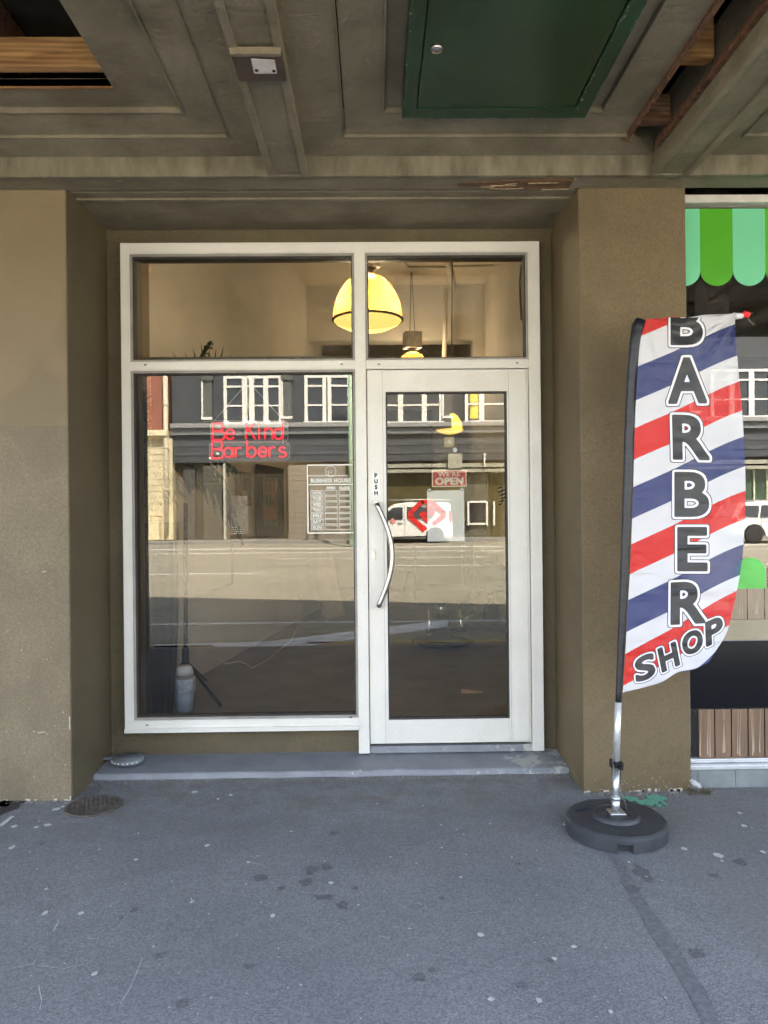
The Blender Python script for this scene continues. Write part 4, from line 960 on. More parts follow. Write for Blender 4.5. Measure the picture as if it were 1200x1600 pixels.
# tall ribbed planter with palm
YP = 4.80; cpl = Vector((P(226, 900, YP).x, YP, 0)); zpt = P(226, 817, YP).z; zpb = .06
pt = thing('palm_planter', 'tall glossy black planter standing at the left end of the window', 'planter', (cpl.x, cpl.y, zpb))
bm = nb(); prof = []
for i in range(13):
    f = i/12; prof.append((.165+.045*math.sin(min(1, f*1.25)*math.pi*.62), zpb+(zpt-zpb)*f))
seg = 72; rings = []
for r_, z_ in prof:
    rings.append([bm.verts.new(cpl+Vector((math.cos(2*math.pi*k/seg)*(r_+(.003 if k % 4 < 2 else -.002)), math.sin(2*math.pi*k/seg)*(r_+(.003 if k % 4 < 2 else -.002)), z_))) for k in range(seg)])
for i in range(len(rings)-1):
    for k in range(seg): bm.faces.new((rings[i][k], rings[i][(k+1) % seg], rings[i+1][(k+1) % seg], rings[i+1][k])).smooth = True
bm.faces.new(rings[0][::-1])
obj('planter_body', bm, mat('black_planter_gloss', (.006, .007, .011), rough=.42, var=.2, scale=10, spec=.18), pt)
rt = prof[-1][0]
bm = nb(); lathe(bm, [(rt+.002, zpt-.12), (rt+.012, zpt-.118), (rt+.012, zpt), (rt-.02, zpt), (rt-.02, zpt-.05)], cpl, 48); obj('planter_rim', bm, M_black, pt)
bm = nb(); lathe(bm, [(rt-.02, zpt-.05), (0, zpt-.045)], cpl, 30); obj('soil', bm, mat('dark_soil', (.03, .02, .014), rough=.95, bump=.8, bscale=50), pt)
M_leaf = mat('dark_palm_leaf', (.018, .042, .012), rough=.5, var=.35, scale=7, col2=(.03, .06, .018))
palm = thing('palm_plant', 'arching dark green palm growing out of the black planter', 'plant', (cpl.x, cpl.y, zpt-.045))
bm = nb()
cr = Vector((cpl.x, cpl.y, 1.66))
for k in range(5): a = k*1.3; tube(bm, [cpl+Vector((math.cos(a)*.03, math.sin(a)*.03, zpt-.05)), cr+Vector((math.cos(a)*.015, math.sin(a)*.015, 0))], [.014, .010], 6)
obj('stem', bm, mat('palm_stem', (.07, .07, .03), rough=.7), palm)
def frond(dirv, length, lift, droop, leafl, seed):
    rs = random.Random(seed); bm = nb(); d = Vector((dirv[0], dirv[1], 0)).normalized(); n = 26; pts = []
    for i in range(n+1):
        f = i/n; pts.append(cr + d*length*(f*(1-.25*f*droop)) + Vector((0, 0, lift*f - droop*f*f*length)))
    tube(bm, pts, [.006*(1-.7*i/n)+.001 for i in range(n+1)], 5)
    for i in range(3, n):
        tg = (pts[min(i+1, n)]-pts[i-1]).normalized(); side = tg.cross(Vector((0, 0, 1))).normalized(); f = i/n
        for s in (-1, 1):
            l = leafl*(math.sin(math.pi*(f*.85+.12)))*rs.uniform(.8, 1.15); w_ = .012
            dr_ = (side*s*rs.uniform(.65, .85)+tg*rs.uniform(.55, .8)+Vector((0, 0, rs.uniform(-.35, .10)))).normalized()
            p0 = pts[i]; p1 = p0+dr_*l*.5+Vector((0, 0, .01)); p2 = p0+dr_*l+Vector((0, 0, -l*.28)); ww = dr_.cross(Vector((0, 0, 1))).normalized()*w_
            v = [bm.verts.new(x) for x in (p0-ww*.3, p0+ww*.3, p1+ww, p1-ww, p2)]
            bm.faces.new((v[0], v[1], v[2], v[3])); bm.faces.new((v[3], v[2], v[4]))
    obj('frond', bm, M_leaf, palm)
frond((1, .05), .62, .45, .95, .30, 1); frond((.9, -.25), .40, .66, .9, .28, 2); frond((.9, .6), .45, .35, 1.0, .28, 3); frond((-.5, -.5), .30, .55, .9, .24, 4)
frond((-.6, .6), .35, .6, .9, .26, 5); frond((.35, .9), .4, .78, .6, .30, 6); frond((.15, -.5), .22, .80, .5, .22, 7); frond((.9, .12), .50, 1.08, .50, .30, 8); frond((.8, .3), .58, .98, .45, .30, 18); frond((1, -.1), .75, .30, .85, .34, 20); frond((.9, .1), .85, .40, 1.05, .34, 21)
frond((-.2, .9), .35, .4, 1.1, .26, 9); frond((.1, -.4), .25, .35, 1.1, .24, 10); frond((.6, -.4), .30, .20, 1.4, .26, 11); frond((-.1, .2), .18, .9, .4, .24, 12)
bm = nb(); b0 = P(326, 650, 4.72)
for tx, ty in ((268, 548), (288, 549), (301, 543), (314, 534), (327, 542), (338, 543), (350, 539), (362, 551), (280, 560)):
    t0 = P(tx, ty, 4.72+random.uniform(-.05, .08)); md_ = b0.lerp(t0, .55)+Vector((0, 0, .02)); w_ = Vector((.013, .004, 0))
    v = [bm.verts.new(x) for x in (b0-w_*.3, b0+w_*.3, md_+w_, t0, md_-w_)]; bm.faces.new(v)
tube(bm, [cr, b0], .006, 6); obj('frond', bm, M_leaf, palm)
frond((-.25, -.6), .30, .35, 1.5, .26, 31); frond((.1, -.7), .26, .50, 1.6, .26, 32); frond((-.5, -.2), .25, .62, 1.2, .24, 33); frond((0, .6), .3, .2, 1.6, .26, 34); frond((.2, -.3), .2, .15, 1.6, .24, 35)
def frond_px(path, Y0, Y1, nsp, ln, seed):
    rs = random.Random(seed); bm = nb(); n = len(path)-1; pts = []
    for i in range(13):
        t_ = i/12*n; j = min(int(t_), n-1); f = t_-j
        pts.append(P(path[j][0]*(1-f)+path[j+1][0]*f, path[j][1]*(1-f)+path[j+1][1]*f, Y0+(Y1-Y0)*i/12))
    tube(bm, pts, [.006-.004*i/12 for i in range(13)], 5)
    for k in range(nsp):
        f = .18+.82*k/nsp; i = min(int(f*12), 11); p0 = pts[i].lerp(pts[i+1], f*12-i); tg = (pts[i+1]-pts[i]).normalized()
        for s in (-1, 1):
            l_ = ln*kk*rs.uniform(.7, 1.1)*(1-.35*abs(f-.5)); dn = Vector((s*rs.uniform(.05, .45), s*.35, -1)); d_ = (tg*rs.uniform(.5, .8)+dn*rs.uniform(.5, .9)).normalized()
            w_ = d_.cross(Vector((0, 1, 0))).normalized()*rs.uniform(.006, .010)
            v = [bm.verts.new(x) for x in (p0-w_*.4, p0+w_*.4, p0+d_*l_*.5+w_, p0+d_*l_, p0+d_*l_*.5-w_)]; bm.faces.new(v)
    obj('frond', bm, M_leaf, palm)
frond_px([(240, 690), (270, 690), (300, 712), (322, 750)], 4.8, 4.75, 16, 62, 1)
frond_px([(240, 690), (285, 700), (335, 712), (368, 730)], 4.85, 4.9, 15, 38, 2)
frond_px([(240, 695), (300, 700), (348, 745), (366, 800)], 4.9, 5.0, 14, 40, 3)
frond_px([(236, 690), (262, 715), (276, 760)], 4.8, 4.7, 12, 52, 4)
frond_px([(236, 690), (224, 640), (214, 600)], 4.7, 4.55, 12, 40, 5)
frond_px([(236, 690), (222, 680), (212, 720)], 4.7, 4.6, 12, 60, 6)
frond_px([(236, 690), (228, 700), (220, 745)], 4.7, 4.65, 12, 55, 7)
frond_px([(236, 690), (228, 650), (226, 620)], 4.75, 4.65, 12, 48, 8)
# hooked cord on planter
p = P(219, 842, YP-.22); bm = nb(); tube(bm, [p+Vector((x*.004, 0, z*.004)) for x, z in ((-1, 9), (-3, 5), (-1, 0), (-3, -4), (-1, -9), (2, -8), (2, -4), (0, -1))], .003, 6)
tag(obj('looped_cord', bm, mat('white_cord', (.6, .6, .6), rough=.5)), 'white looped cord hooked in front of the black planter rim', 'cord')

# tripod stand
YT = 5.35; pb = P(290, 1040, YT); pt_ = P(291, 845, YT)
tr = thing('tripod_stand', 'black tripod stand beside the planter behind the window', 'stand', (pb.x, YT, .06))
bm = nb(); tube(bm, [(pb.x, YT, pb.z+.0), (pt_.x, YT, 1.45)], .016, 12); obj('pole', bm, M_black, tr)
bm = nb(); lathe(bm, [(.017, 0), (.026, .01), (.026, .10), (.017, .11)], (pb.x, YT, pb.z+.02), 16); obj('collar', bm, M_black, tr)
for ex, ey in ((P(345, 1082, YT-.35).x, YT-.35), (pb.x-.30, YT-.18), (pb.x+.05, YT+.42)):
    bm = nb(); tube(bm, [(pb.x, YT, pb.z+.03), (ex, ey, .075)], .011, 8); obj('leg', bm, M_black, tr)
# white bin with grey lid and blue bag
YBn = 4.95; c = Vector((P(288, 1085, YBn).x, YBn, .06)); zt2 = P(288, 1040, YBn).z
bn = thing('white_bin', 'small white bin with grey band and blue liner by the planter', 'bin', tuple(c))
hb = zt2-.06
bm = nb(); lathe(bm, [(.0, 0), (.055, 0), (.064, hb*.45), (.066, hb*.48), (0.0, hb*.48)], c, 24); obj('bin_body', bm, mat('pale_blue_plastic', (.50, .60, .70), rough=.4), bn)
bm = nb()
for k in range(1): lathe(bm, [(.068, hb*.42), (.074, hb*.47), (.070, hb*.60), (.078, hb*.66), (.064, hb*.74)], c, 18)
for v in bm.verts: v.co += Vector((random.uniform(-.006, .006), random.uniform(-.006, .006), random.uniform(-.008, .008)))
obj('bin_liner', bm, mat('blue_white_liner', (.42, .58, .70), rough=.35, var=.4, scale=30, col2=(.75, .8, .85)), bn, smooth=True)
bm = nb(); lathe(bm, [(.064, hb*.72), (.062, hb*.82)], c, 24); obj('grey_band', bm, mat('grey_band_plastic', (.28, .28, .28), rough=.5), bn)
bm = nb(); lathe(bm, [(.062, hb*.82), (.055, hb*.95), (.040, hb), (0, hb)], c, 24); obj('lid', bm, M_white, bn, smooth=True)
# cable on the floor along the wall
pts = [(330,1022),(352,1037),(375,1033),(395,1044),(420,1030),(440,1012),(455,1002),(462,985),(470,962),(474,945),(480,937)]
bm = nb(); wp = []
for x, y in pts:
    q = PZ(x, y, .066); qq = wallpt(x, y, .02)
    wp.append(qq if qq.y < q.y else q)
sm = []
for i in range(len(wp)-1):
    for k in range(5): sm.append(wp[i].lerp(wp[i+1], k/5)+Vector((random.uniform(-.008, .008), random.uniform(-.004, .004), 0)))
tube(bm, sm, .0042, 6); tag(obj('power_cable', bm, mat('white_cable', (.65, .58, .48), rough=.5)), 'thin white cable wandering over the brown floor to the socket', 'cable')
p = wallpt(469, 932, .01); bm = nb(); obox(bm, p, (.004, 0.0, 0), (.0132, .079, 0), (0, 0, .05)); tag(obj('wall_socket', bm, mat('beige_socket', (.35, .29, .21), rough=.5), bevel=.002), 'beige power socket low on the left inner wall', 'socket')
# long white box leaning on the wall
a_, b2 = wallpt(497, 866, .10), PZ(524, 968, .07)
ax = (b2-a_)/2; c = (a_+b2)/2
bm = nb(); sd_ = Vector((.10, .12, 0)); obox(bm, c, ax, sd_*.9, ax.cross(sd_).normalized()*.06)
lb = thing('leaning_box', 'long pale cardboard box leaning against the left inner wall', 'box', tuple(b2))
obj('carton', bm, mat('pale_carton', (.42, .38, .31), rough=.6, var=.05), lb, bevel=.004)
# fold-out panel on the wall (mirror station outline)
pa = [wallpt(x_, y_, .02) for x_, y_ in ((285, 850), (363, 850), (363, 912), (296, 935))]
bm = nb()
for i in (1, 2): tube(bm, [pa[i], pa[(i+1) % 4]], .010, 4)
tag(obj('wall_rail', bm, mat('beige_rail', (.42, .36, .27), rough=.6)), 'thin beige rail outline fixed low on the left inner wall', 'rail')
# barber chairs
M_chair = mat('black_enamel', (.006, .007, .010), rough=.5, var=.1, spec=.15); M_chrome = mat('chrome', (.75, .75, .75), rough=.08, metal=1)
def barber_chair(px, py, Y, lab, rot=0):
    c = Vector((P(px, py, Y).x, Y, .06)); t_ = thing('barber_chair', lab, 'chair', tuple(c), 'black barber chairs inside the shop')
    bm = nb(); lathe(bm, [(.30, 0), (.31, .015), (.27, .035), (.14, .055), (.095, .10), (.085, .20), (.075, .26), (0, .26)], c, 48); obj('pedestal', bm, M_chair, t_)
    bm = nb(); lathe(bm, [(.04, .26), (.04, .42), (0, .42)], c, 24); obj('hydraulic_column', bm, M_chrome, t_)
    def L3(x, y, z):
        cr_, sr_ = math.cos(rot), math.sin(rot); return c+Vector((x*cr_-y*sr_, x*sr_+y*cr_, z))
    def lb(x0_, x1_, y0_, y1_, z0_, z1_):
        b_ = nb(); cr_, sr_ = math.cos(rot), math.sin(rot)
        obox(b_, L3((x0_+x1_)/2, (y0_+y1_)/2, (z0_+z1_)/2), ((x1_-x0_)/2*cr_, (x1_-x0_)/2*sr_, 0), (-(y1_-y0_)/2*sr_, (y1_-y0_)/2*cr_, 0), (0, 0, (z1_-z0_)/2)); return b_
    obj('seat', lb(-.27, .27, -.26, .27, .42, .56), M_chair, t_, bevel=.04)
    obj('backrest', lb(-.25, .25, .25, .35, .50, 1.02), M_chair, t_, bevel=.04)
    obj('headrest', lb(-.13, .13, .27, .34, 1.05, 1.20), M_chair, t_, bevel=.03)
    for s in (-1, 1):
        obj('armrest', lb(s*.31-.035, s*.31+.035, -.22, .24, .50, .72), M_chair, t_, bevel=.02)
    for s in (-1, 1): bm = nb(); tube(bm, [L3(s*.15, -.24, .44), L3(s*.15, -.42, .22)], .014, 8); obj('footrest_bar', bm, M_chrome, t_)
    obj('footrest', lb(-.19, .19, -.50, -.34, .18, .21), M_chair, t_, bevel=.012)
    bm = nb(); tube(bm, [L3(.05, 0, .20), L3(.20, -.10, .24), L3(.30, -.14, .30)], .009, 8); obj('pump_lever', bm, M_chrome, t_)
barber_chair(690, 1000, 7.35, 'black barber chair with round pedestal seen through the door', .0)
barber_chair(768, 985, 8.3, 'second black barber chair, at the right wall behind the door', 1.2)
# light panel by right wall
bm = nb(); box(bm, XRI-.045, XRI-.002, 8.2, 9.35, .42, 1.9); box(bm, XRI-.20, XRI-.045, 8.2, 9.35, .90, .94)
tag(obj('wall_mirror_unit', bm, mat('pale_unit', (.62, .58, .42), rough=.5)), 'pale mirror unit with a narrow shelf on the right inner wall', 'mirror')
# wooden wedge
c = PZ(738, 1084, .06); bm = nb()
prism(bm, [c+Vector((-.075, 0, 0)), c+Vector((-.075, 0, .028)), c+Vector((.085, .02, .003)), c+Vector((.085, .02, 0))], (0, .035, 0)); tag(obj('door_wedge', bm, mat('pale_pine_wedge', (.62, .42, .26), rough=.6)), 'pale wooden door wedge lying on the brown floor', 'wedge')

# ================================================================== FEATHER FLAG
YFL = 3.20
base_c = PZ(960, 1279, .06); base_c = Vector((PZ(960, 1286, .03).x, 3.125, 0))
fl = thing('feather_flag', 'red white and blue barber shop feather flag on a round black base', 'flag', tuple(base_c))
RB = .210
bm = nb(); lathe(bm, [(RB-.012, 0), (RB, .006), (RB, .052), (RB-.008, .062), (RB-.022, .066), (.10, .068), (.094, .080), (.088, .083), (0, .083)], base_c, 96)
me0 = bpy.data.meshes.new('b'); bmesh.ops.recalc_face_normals(bm, faces=bm.faces); bmesh.ops.remove_doubles(bm, verts=bm.verts, dist=1e-5); bm.to_mesh(me0); bm.free(); bo = bpy.data.objects.new('b', me0); C.objects.link(bo)
cut = nb()
hc = base_c+Vector((-.115, .085, .05)); hd_ = Vector((.8, .35, 0)).normalized(); hs_ = Vector((-hd_.y, hd_.x, 0))
pts = [hc+hd_*(.030*s_)+hd_*(.016*math.cos(a)*1)+hs_*(.016*math.sin(a)) for s_, a0 in ((1, -90), (-1, 90)) for a in [R(a0+180*k/8) for k in range(9)]]
prism(cut, [p_+Vector((0, 0, -.2)) for p_ in pts], (0, 0, .4))
n0 = base_c+Vector((-.03, -RB, 0)); box(cut, n0.x-.030, n0.x+.030, n0.y-.05, n0.y+.035, -.05, .040)
bmesh.ops.recalc_face_normals(cut, faces=cut.faces)
mc = bpy.data.meshes.new('c'); cut.to_mesh(mc); cut.free(); co = bpy.data.objects.new('c', mc); C.objects.link(co)
md = bo.modifiers.new('x', 'BOOLEAN'); md.operation = 'DIFFERENCE'; md.object = co; md.solver = 'EXACT'
dg = bpy.context.evaluated_depsgraph_get(); dg.update(); me = bpy.data.meshes.new_from_object(bo.evaluated_get(dg)); bm = nb(); bm.from_mesh(me)
for o_ in (bo, co): bpy.data.objects.remove(o_)
M_basep = mat('grey_black_base_plastic', (.040, .043, .050), rough=.5, var=.15, scale=9, fine=.05, bscale=40, bump=.1)
b_o = obj('base', bm, M_basep, fl)
for p_ in b_o.data.polygons: p_.use_smooth = False
bm = nb(); tube(bm, [base_c+Vector((math.cos(a)*.089, math.sin(a)*.089, .083)) for a in [2*math.pi*k/48 for k in range(48)]], .0035, 6, closed=True); tube(bm, [base_c+Vector((math.cos(a)*(RB-.014), math.sin(a)*(RB-.014), .064)) for a in [2*math.pi*k/72 for k in range(72)]], .003, 6, closed=True); obj('base_ring', bm, M_basep, fl)
bm = nb(); 
for x_, y_ in ((-.045, .03), (.045, .03), (-.045, -.035), (.048, -.03)): lathe(bm, [(0, .0845), (.006, .0845), (.006, .082)], base_c+Vector((x_, y_, 0)), 12)
obj('base_bolt', bm, M_dark, fl)
bm = nb(); box(bm, base_c.x-.032, base_c.x+.034, base_c.y-.032, base_c.y+.030, .083, .090); obj('steel_foot_plate', bm, M_alu, fl, bevel=.002)
# pole
q = [P(961, 1274, YFL), P(962, 1235, YFL), P(963, 1190, YFL), P(965, 1115, YFL)]
q[0] = Vector((base_c.x+.0, base_c.y, .085)); M_galv = mat('galvanised_steel', (.50, .52, .54), rough=.38, metal=.85, var=.15, scale=30)
bm = nb(); tube(bm, [q[0], q[0]+Vector((0, 0, .06))], .017, 16); tube(bm, [q[0]+Vector((0, 0, .055)), q[0]+Vector((0, .0, .068))], .020, 16); tube(bm, [q[0]+Vector((0, 0, .06)), q[2]], .0155, 16); obj('lower_pole', bm, M_galv, fl)
bm = nb(); tube(bm, [q[2], q[3]+Vector((.003, 0, .05))], .0145, 16); obj('upper_pole', bm, mat('white_aluminium_pole', (.66, .66, .66), rough=.35, metal=.5), fl)
bm = nb(); c = P(963, 1200, YFL); tube(bm, [c+Vector((-.001, 0, -.045)), c+Vector((0, 0, .025))], [.017, .021], 16); obox(bm, c+Vector((.004, -.018, .02)), (.018, 0, 0), (0, .012, 0), (0, 0, .012)); obox(bm, c+Vector((-.022, -.0, .022)), (.006, 0, 0), (0, .01, 0), (0, 0, .016)); cl = obj('clamp', bm, M_black, fl, bevel=.002)
bm = nb(); lathe(bm, [(0, 0), (.009, 0), (.009, -.012), (.006, -.014), (0, -.014)], c+Vector((.008, -.030, .012)), 14, 'Y'); obj('clamp_bolt', bm, M_black, cl)
bm = nb(); tube(bm, [P(961, 1160, YFL-.02), P(957, 1180, YFL-.02), P(958, 1200, YFL-.03)], .0012, 5); tube(bm, [P(966, 1205, YFL-.02), P(970, 1235, YFL-.03), P(979, 1262, YFL-.04), P(980, 1273, YFL-.04)], .0012, 5); obj('cord', bm, mat('grey_cord', (.2, .2, .2), rough=.8), fl)
# black sleeve
sv = [((1002, 500), 9), ((998, 512), 12), ((992, 540), 10.5), ((988, 580), 9), ((985, 640), 8.5), ((982, 720), 8), ((979, 800), 7.2), ((976, 880), 6.6), ((972.5, 960), 6.2), ((969.5, 1030), 5.6), ((967, 1080), 5), ((965, 1116), 4.6)]
bm = nb(); tube(bm, [P(*p_, YFL+.0) for p_, _ in sv], [r_*YFL/F for _, r_ in sv], 14, flat=.75)
M_slv = mat('black_nylon_sleeve', (.014, .014, .018), rough=.45, var=.3, scale=14, stretch=(1, 1, 3), bump=.6, bscale=18, bdist=.008)
obj('pole_sleeve', bm, M_slv, fl)
# cloth
def interp(pl, t_):
    n = len(pl)-1; x = t_*n; i = min(int(x), n-1); f = x-i
    p0, p1, p2, p3 = pl[max(i-1, 0)], pl[i], pl[i+1], pl[min(i+2, n)]
    return tuple(.5*((2*p1[k])+(-p0[k]+p2[k])*f+(2*p0[k]-5*p1[k]+4*p2[k]-p3[k])*f*f+(-p0[k]+3*p1[k]-3*p2[k]+p3[k])*f**3) for k in (0, 1))
FL_L = [(1010, 499), (1001, 530), (997, 570), (994, 620), (992, 665), (990, 740), (988, 800), (985, 880), (981, 950), (977, 1020), (975, 1055), (973, 1082)]
FL_R = [(1148, 490), (1150, 530), (1154, 580), (1159, 635), (1163, 700), (1165, 765), (1163, 830), (1158, 885), (1151, 925), (1143, 962), (1134, 992), (1117, 1019)]
FL_T = [(1010, 499), (1045, 495.5), (1075, 496), (1100, 492), (1125, 491), (1148, 490)]
FL_B = [(973, 1082), (1010, 1073), (1035, 1065), (1060, 1050), (1090, 1043), (1117, 1019)]
def coons(u, v):
    L_, R_, T_, B_ = interp(FL_L, v), interp(FL_R, v), interp(FL_T, u), interp(FL_B, u)
    o_ = []
    for k in (0, 1):
        o_.append((1-u)*L_[k]+u*R_[k]+(1-v)*T_[k]+v*B_[k]-((1-u)*(1-v)*FL_L[0][k]+u*(1-v)*FL_R[0][k]+(1-u)*v*FL_L[-1][k]+u*v*FL_R[-1][k]))
    return o_
def wave(px, py):                # bulges, folds pulled from the tied corner, creases
    x = (px-975)/180.0; y = (py-490)/590.0
    d = .012*math.sin(3.0*x+6*y)*x + .016*math.sin(x*math.pi)*(.5+.5*math.sin(y*7+1))
    dx_, dy_ = px-1150, py-492; r_ = math.hypot(dx_, dy_)+1; a = math.atan2(dy_, -dx_)
    d += .011*math.sin(a*13)*math.exp(-r_/95.0)*min(1, r_/25)
    dx2, dy2 = px-1008, py-500; r2 = math.hypot(dx2, dy2)+1; a2 = math.atan2(dy2, dx2)
    d += .007*math.sin(a2*12)*math.exp(-r2/80.0)*min(1, r2/20)
    d += .0055*mnoise.noise(Vector((px/26, py/60, 0)))+.0022*mnoise.noise(Vector((px/60, py/10, 4)))+.004*mnoise.noise(Vector(((px+py*.45)/22, (py-px*.45)/120, 8)))
    for yc in (640, 715, 790, 860, 930, 1010): 
        e_ = py-(yc-(px-990)*.06); d += .0030*math.exp(-(e_/3.0)**2)
    return -d*1.35
def flagpt(px, py, off=0.0): return P(px, py, YFL-.012+wave(px, py)-off)
nu, nv = 64, 190
bm = nb(); uvl = bm.loops.layers.uv.new('UVMap'); grid_ = []
def stripe_s(px, py, v):
    xl = 990
    k = .43+.0*(py)
    s = py
    for _ in range(6):
        kk_ = .43 + (.50-.43)*max(0, min(1, (s-566)/455.0)) + (.06*max(0, min(1, (s-985)/36.0)))
        s = py + kk_*(px-(1010-(s-499)*.0635))*(1.0+.10*math.sin((px-990)/170*math.pi*2)*-.35)
    return s
for j in range(nv+1):
    row = []
    for i in range(nu+1):
        px, py = coons(i/nu, j/nv); vt = bm.verts.new(flagpt(px, py)); row.append((vt, stripe_s(px, py, j/nv), i/nu))
    grid_.append(row)
for j in range(nv):
    for i in range(nu):
        c4 = [grid_[j][i], grid_[j][i+1], grid_[j+1][i+1], grid_[j+1][i]]
        f = bm.faces.new([x[0] for x in c4]); f.smooth = True
        for l_, x in zip(f.loops, c4): l_[uvl].uv = (x[2], (x[1]-400)/800)
flm = bpy.data.materials.new('barber_stripe_cloth'); flm.use_nodes = True; t, b, L = nodes_of(flm)
uvn = N(t, 'ShaderNodeUVMap'); sp = N(t, 'ShaderNodeSeparateXYZ'); L(uvn.outputs[0], sp.inputs[0])
r = N(t, 'ShaderNodeValToRGB'); r.color_ramp.interpolation = 'CONSTANT'
RED, WH, BL = (.80, .022, .022), (.86, .85, .88), (.050, .066, .215)
stops = [(400, RED), (521, WH), (566, BL), (621, WH), (663, RED), (715, WH), (757, BL), (809, WH), (847, RED), (896, WH), (935, BL), (985, WH), (1021, RED), (1069, WH), (1112, BL)]
els = r.color_ramp.elements
for i, (s_, c_) in enumerate(stops):
    e_ = els[i] if i < 2 else els.new((s_-400)/800); e_.position = (s_-400)/800; e_.color = (*c_, 1)
L(sp.outputs[1], r.inputs[0]); L(r.outputs[0], b.inputs['Base Color']); b.inputs['Roughness'].default_value = .42; b.inputs['Sheen Weight'].default_value = .2
def cloth_mix(m, fac):
    t, b, L = nodes_of(m)
    src = b.inputs['Base Color'].links[0].from_socket if b.inputs['Base Color'].links else None
    tl = N(t, 'ShaderNodeBsdfTranslucent'); tl.inputs[0].default_value = b.inputs['Base Color'].default_value
    if src: L(src, tl.inputs[0])
    tp = N(t, 'ShaderNodeBsdfTransparent')
    a_ = N(t, 'ShaderNodeMixShader'); a_.inputs[0].default_value = .25; L(b.outputs[0], a_.inputs[1]); L(tl.outputs[0], a_.inputs[2])
    c_ = N(t, 'ShaderNodeMixShader'); c_.inputs[0].default_value = fac; L(a_.outputs[0], c_.inputs[1]); L(tp.outputs[0], c_.inputs[2]); L(c_.outputs[0], t.nodes['Material Output'].inputs[0])
tc = N(t, 'ShaderNodeTexCoord'); n = N(t, 'ShaderNodeTexNoise'); mpf = N(t, 'ShaderNodeMapping'); mpf.inputs['Rotation'].default_value = (0, R(28), 0); mpf.inputs['Scale'].default_value = (.6, 1, 1.5); L(tc.outputs['Object'], mpf.inputs[0]); n.inputs['Scale'].default_value = 9; n.inputs['Detail'].default_value = 4; n.inputs['Distortion'].default_value = .8; L(mpf.outputs[0], n.inputs['Vector'])
bp = N(t, 'ShaderNodeBump'); bp.inputs['Strength'].default_value = 1.0; bp.inputs['Distance'].default_value = .022; L(n.outputs[0], bp.inputs['Height']); L(bp.outputs[0], b.inputs['Normal'])
cloth_mix(flm, .15)
cloth = obj('flag_cloth', bm, flm, fl)
# blue tail curled behind the lower corner
bm = nb(); tl_ = [(1085, 1040), (1100, 1022), (1116, 1006), (1117, 1019), (1108, 1034), (1090, 1044), (1070, 1049), (1062, 1052)]
prism(bm, [P(x_, y_, YFL+.012) for x_, y_ in tl_], (0, .0015, 0)); obj('flag_hem', bm, mat('blue_cloth', BL, rough=.5), fl)
# letters
M_lk = mat('flag_black_ink', (.024, .024, .026), rough=.45, var=.1); M_lw = mat('flag_white_ink', (.70, .68, .72), rough=.45, var=.02)
for m_ in (M_lk, M_lw): pass
def flag_letter(ch, cx, cy, w_, h_, rot=0, shear=0, cut_top=None, core=2.9, white=3.5, line=1.2):
    tb = text_bm(ch, 0.0); A, B_, C_, D_ = bbox2(tb); m_ = core+white+line
    k1, k2 = (w_-2*m_)/(B_-A), (h_-2*m_)/(D_-C_); cr_, sr_ = math.cos(R(rot)), math.sin(R(rot))
    for v in tb.verts:
        x = (v.co.x-(A+B_)/2)*k1; y = (v.co.y-(C_+D_)/2)*k2; x += y*shear
        v.co = Vector((cx+x*cr_-y*sr_, cy-(x*sr_+y*cr_), 0))
    segs = [(e.verts[0].co.x, e.verts[0].co.y, e.verts[1].co.x, e.verts[1].co.y) for e in tb.edges if len(e.link_faces) == 1]
    x0_, x1_, y0_, y1_ = bbox2(tb); tb.free()
    import numpy as np
    st = 1.0; gx = np.arange(x0_-m_-2, x1_+m_+2, st); gy = np.arange(y0_-m_-2, y1_+m_+2, st); X_, Y_ = np.meshgrid(gx, gy)
    dmin = np.full(X_.shape, 1e9); ins = np.zeros(X_.shape, bool)
    for ax, ay, bx, by in segs:
        dx_, dy_ = bx-ax, by-ay; l2 = dx_*dx_+dy_*dy_+1e-12
        tt = np.clip(((X_-ax)*dx_+(Y_-ay)*dy_)/l2, 0, 1); ux = X_-ax-tt*dx_; uy = Y_-ay-tt*dy_; qx = np.abs(ux*cr_-uy*sr_); qy = np.abs(ux*sr_+uy*cr_); dmin = np.minimum(dmin, (qx**3.6+qy**3.6)**(1/3.6))
        if abs(dy_) > 1e-12:
            c1 = (ay > Y_) != (by > Y_); xi = ax+(Y_-ay)*dx_/dy_; ins ^= c1 & (X_ < xi)
    sdf = np.where(ins, -dmin, dmin)
    out = nb()
    for thr, mi, off in ((m_, 0, .0006), (core+white, 1, .0011), (core, 0, .0016)):
        F_ = sdf-thr; vc = {}
        def vat(x, y):
            key = (round(x, 4), round(y, 4))
            if key not in vc: vc[key] = out.verts.new(flagpt(x, y, off+.0006))
            return vc[key]
        for j in range(len(gy)-1):
            if cut_top and gy[j] < cut_top: continue
            for i in range(len(gx)-1):
                c4 = ((i, j), (i+1, j), (i+1, j+1), (i, j+1)); vals = [F_[b_, a_] for a_, b_ in c4]
                if min(vals) >= 0: continue
                poly = []
                for q in range(4):
                    (ia, ja), (ib, jb) = c4[q], c4[(q+1) % 4]; va, vb = vals[q], vals[(q+1) % 4]
                    if va < 0: poly.append((gx[ia], gy[ja]))
                    if (va < 0) != (vb < 0):
                        f = va/(va-vb); poly.append((gx[ia]+(gx[ib]-gx[ia])*f, gy[ja]+(gy[jb]-gy[ja])*f))
                vs = []
                for q in poly:
                    v = vat(*q)
                    if v not in vs: vs.append(v)
                if len(vs) >= 3:
                    try: f = out.faces.new(vs); f.material_index = mi; f.smooth = True
                    except ValueError: pass
    obj('flag_letter', out, [M_lk, M_lw], fl)
flag_letter('B', 1073, 504.5, 60, 79, cut_top=495.6)
flag_letter('A', 1074, 594.5, 70, 82, 1)
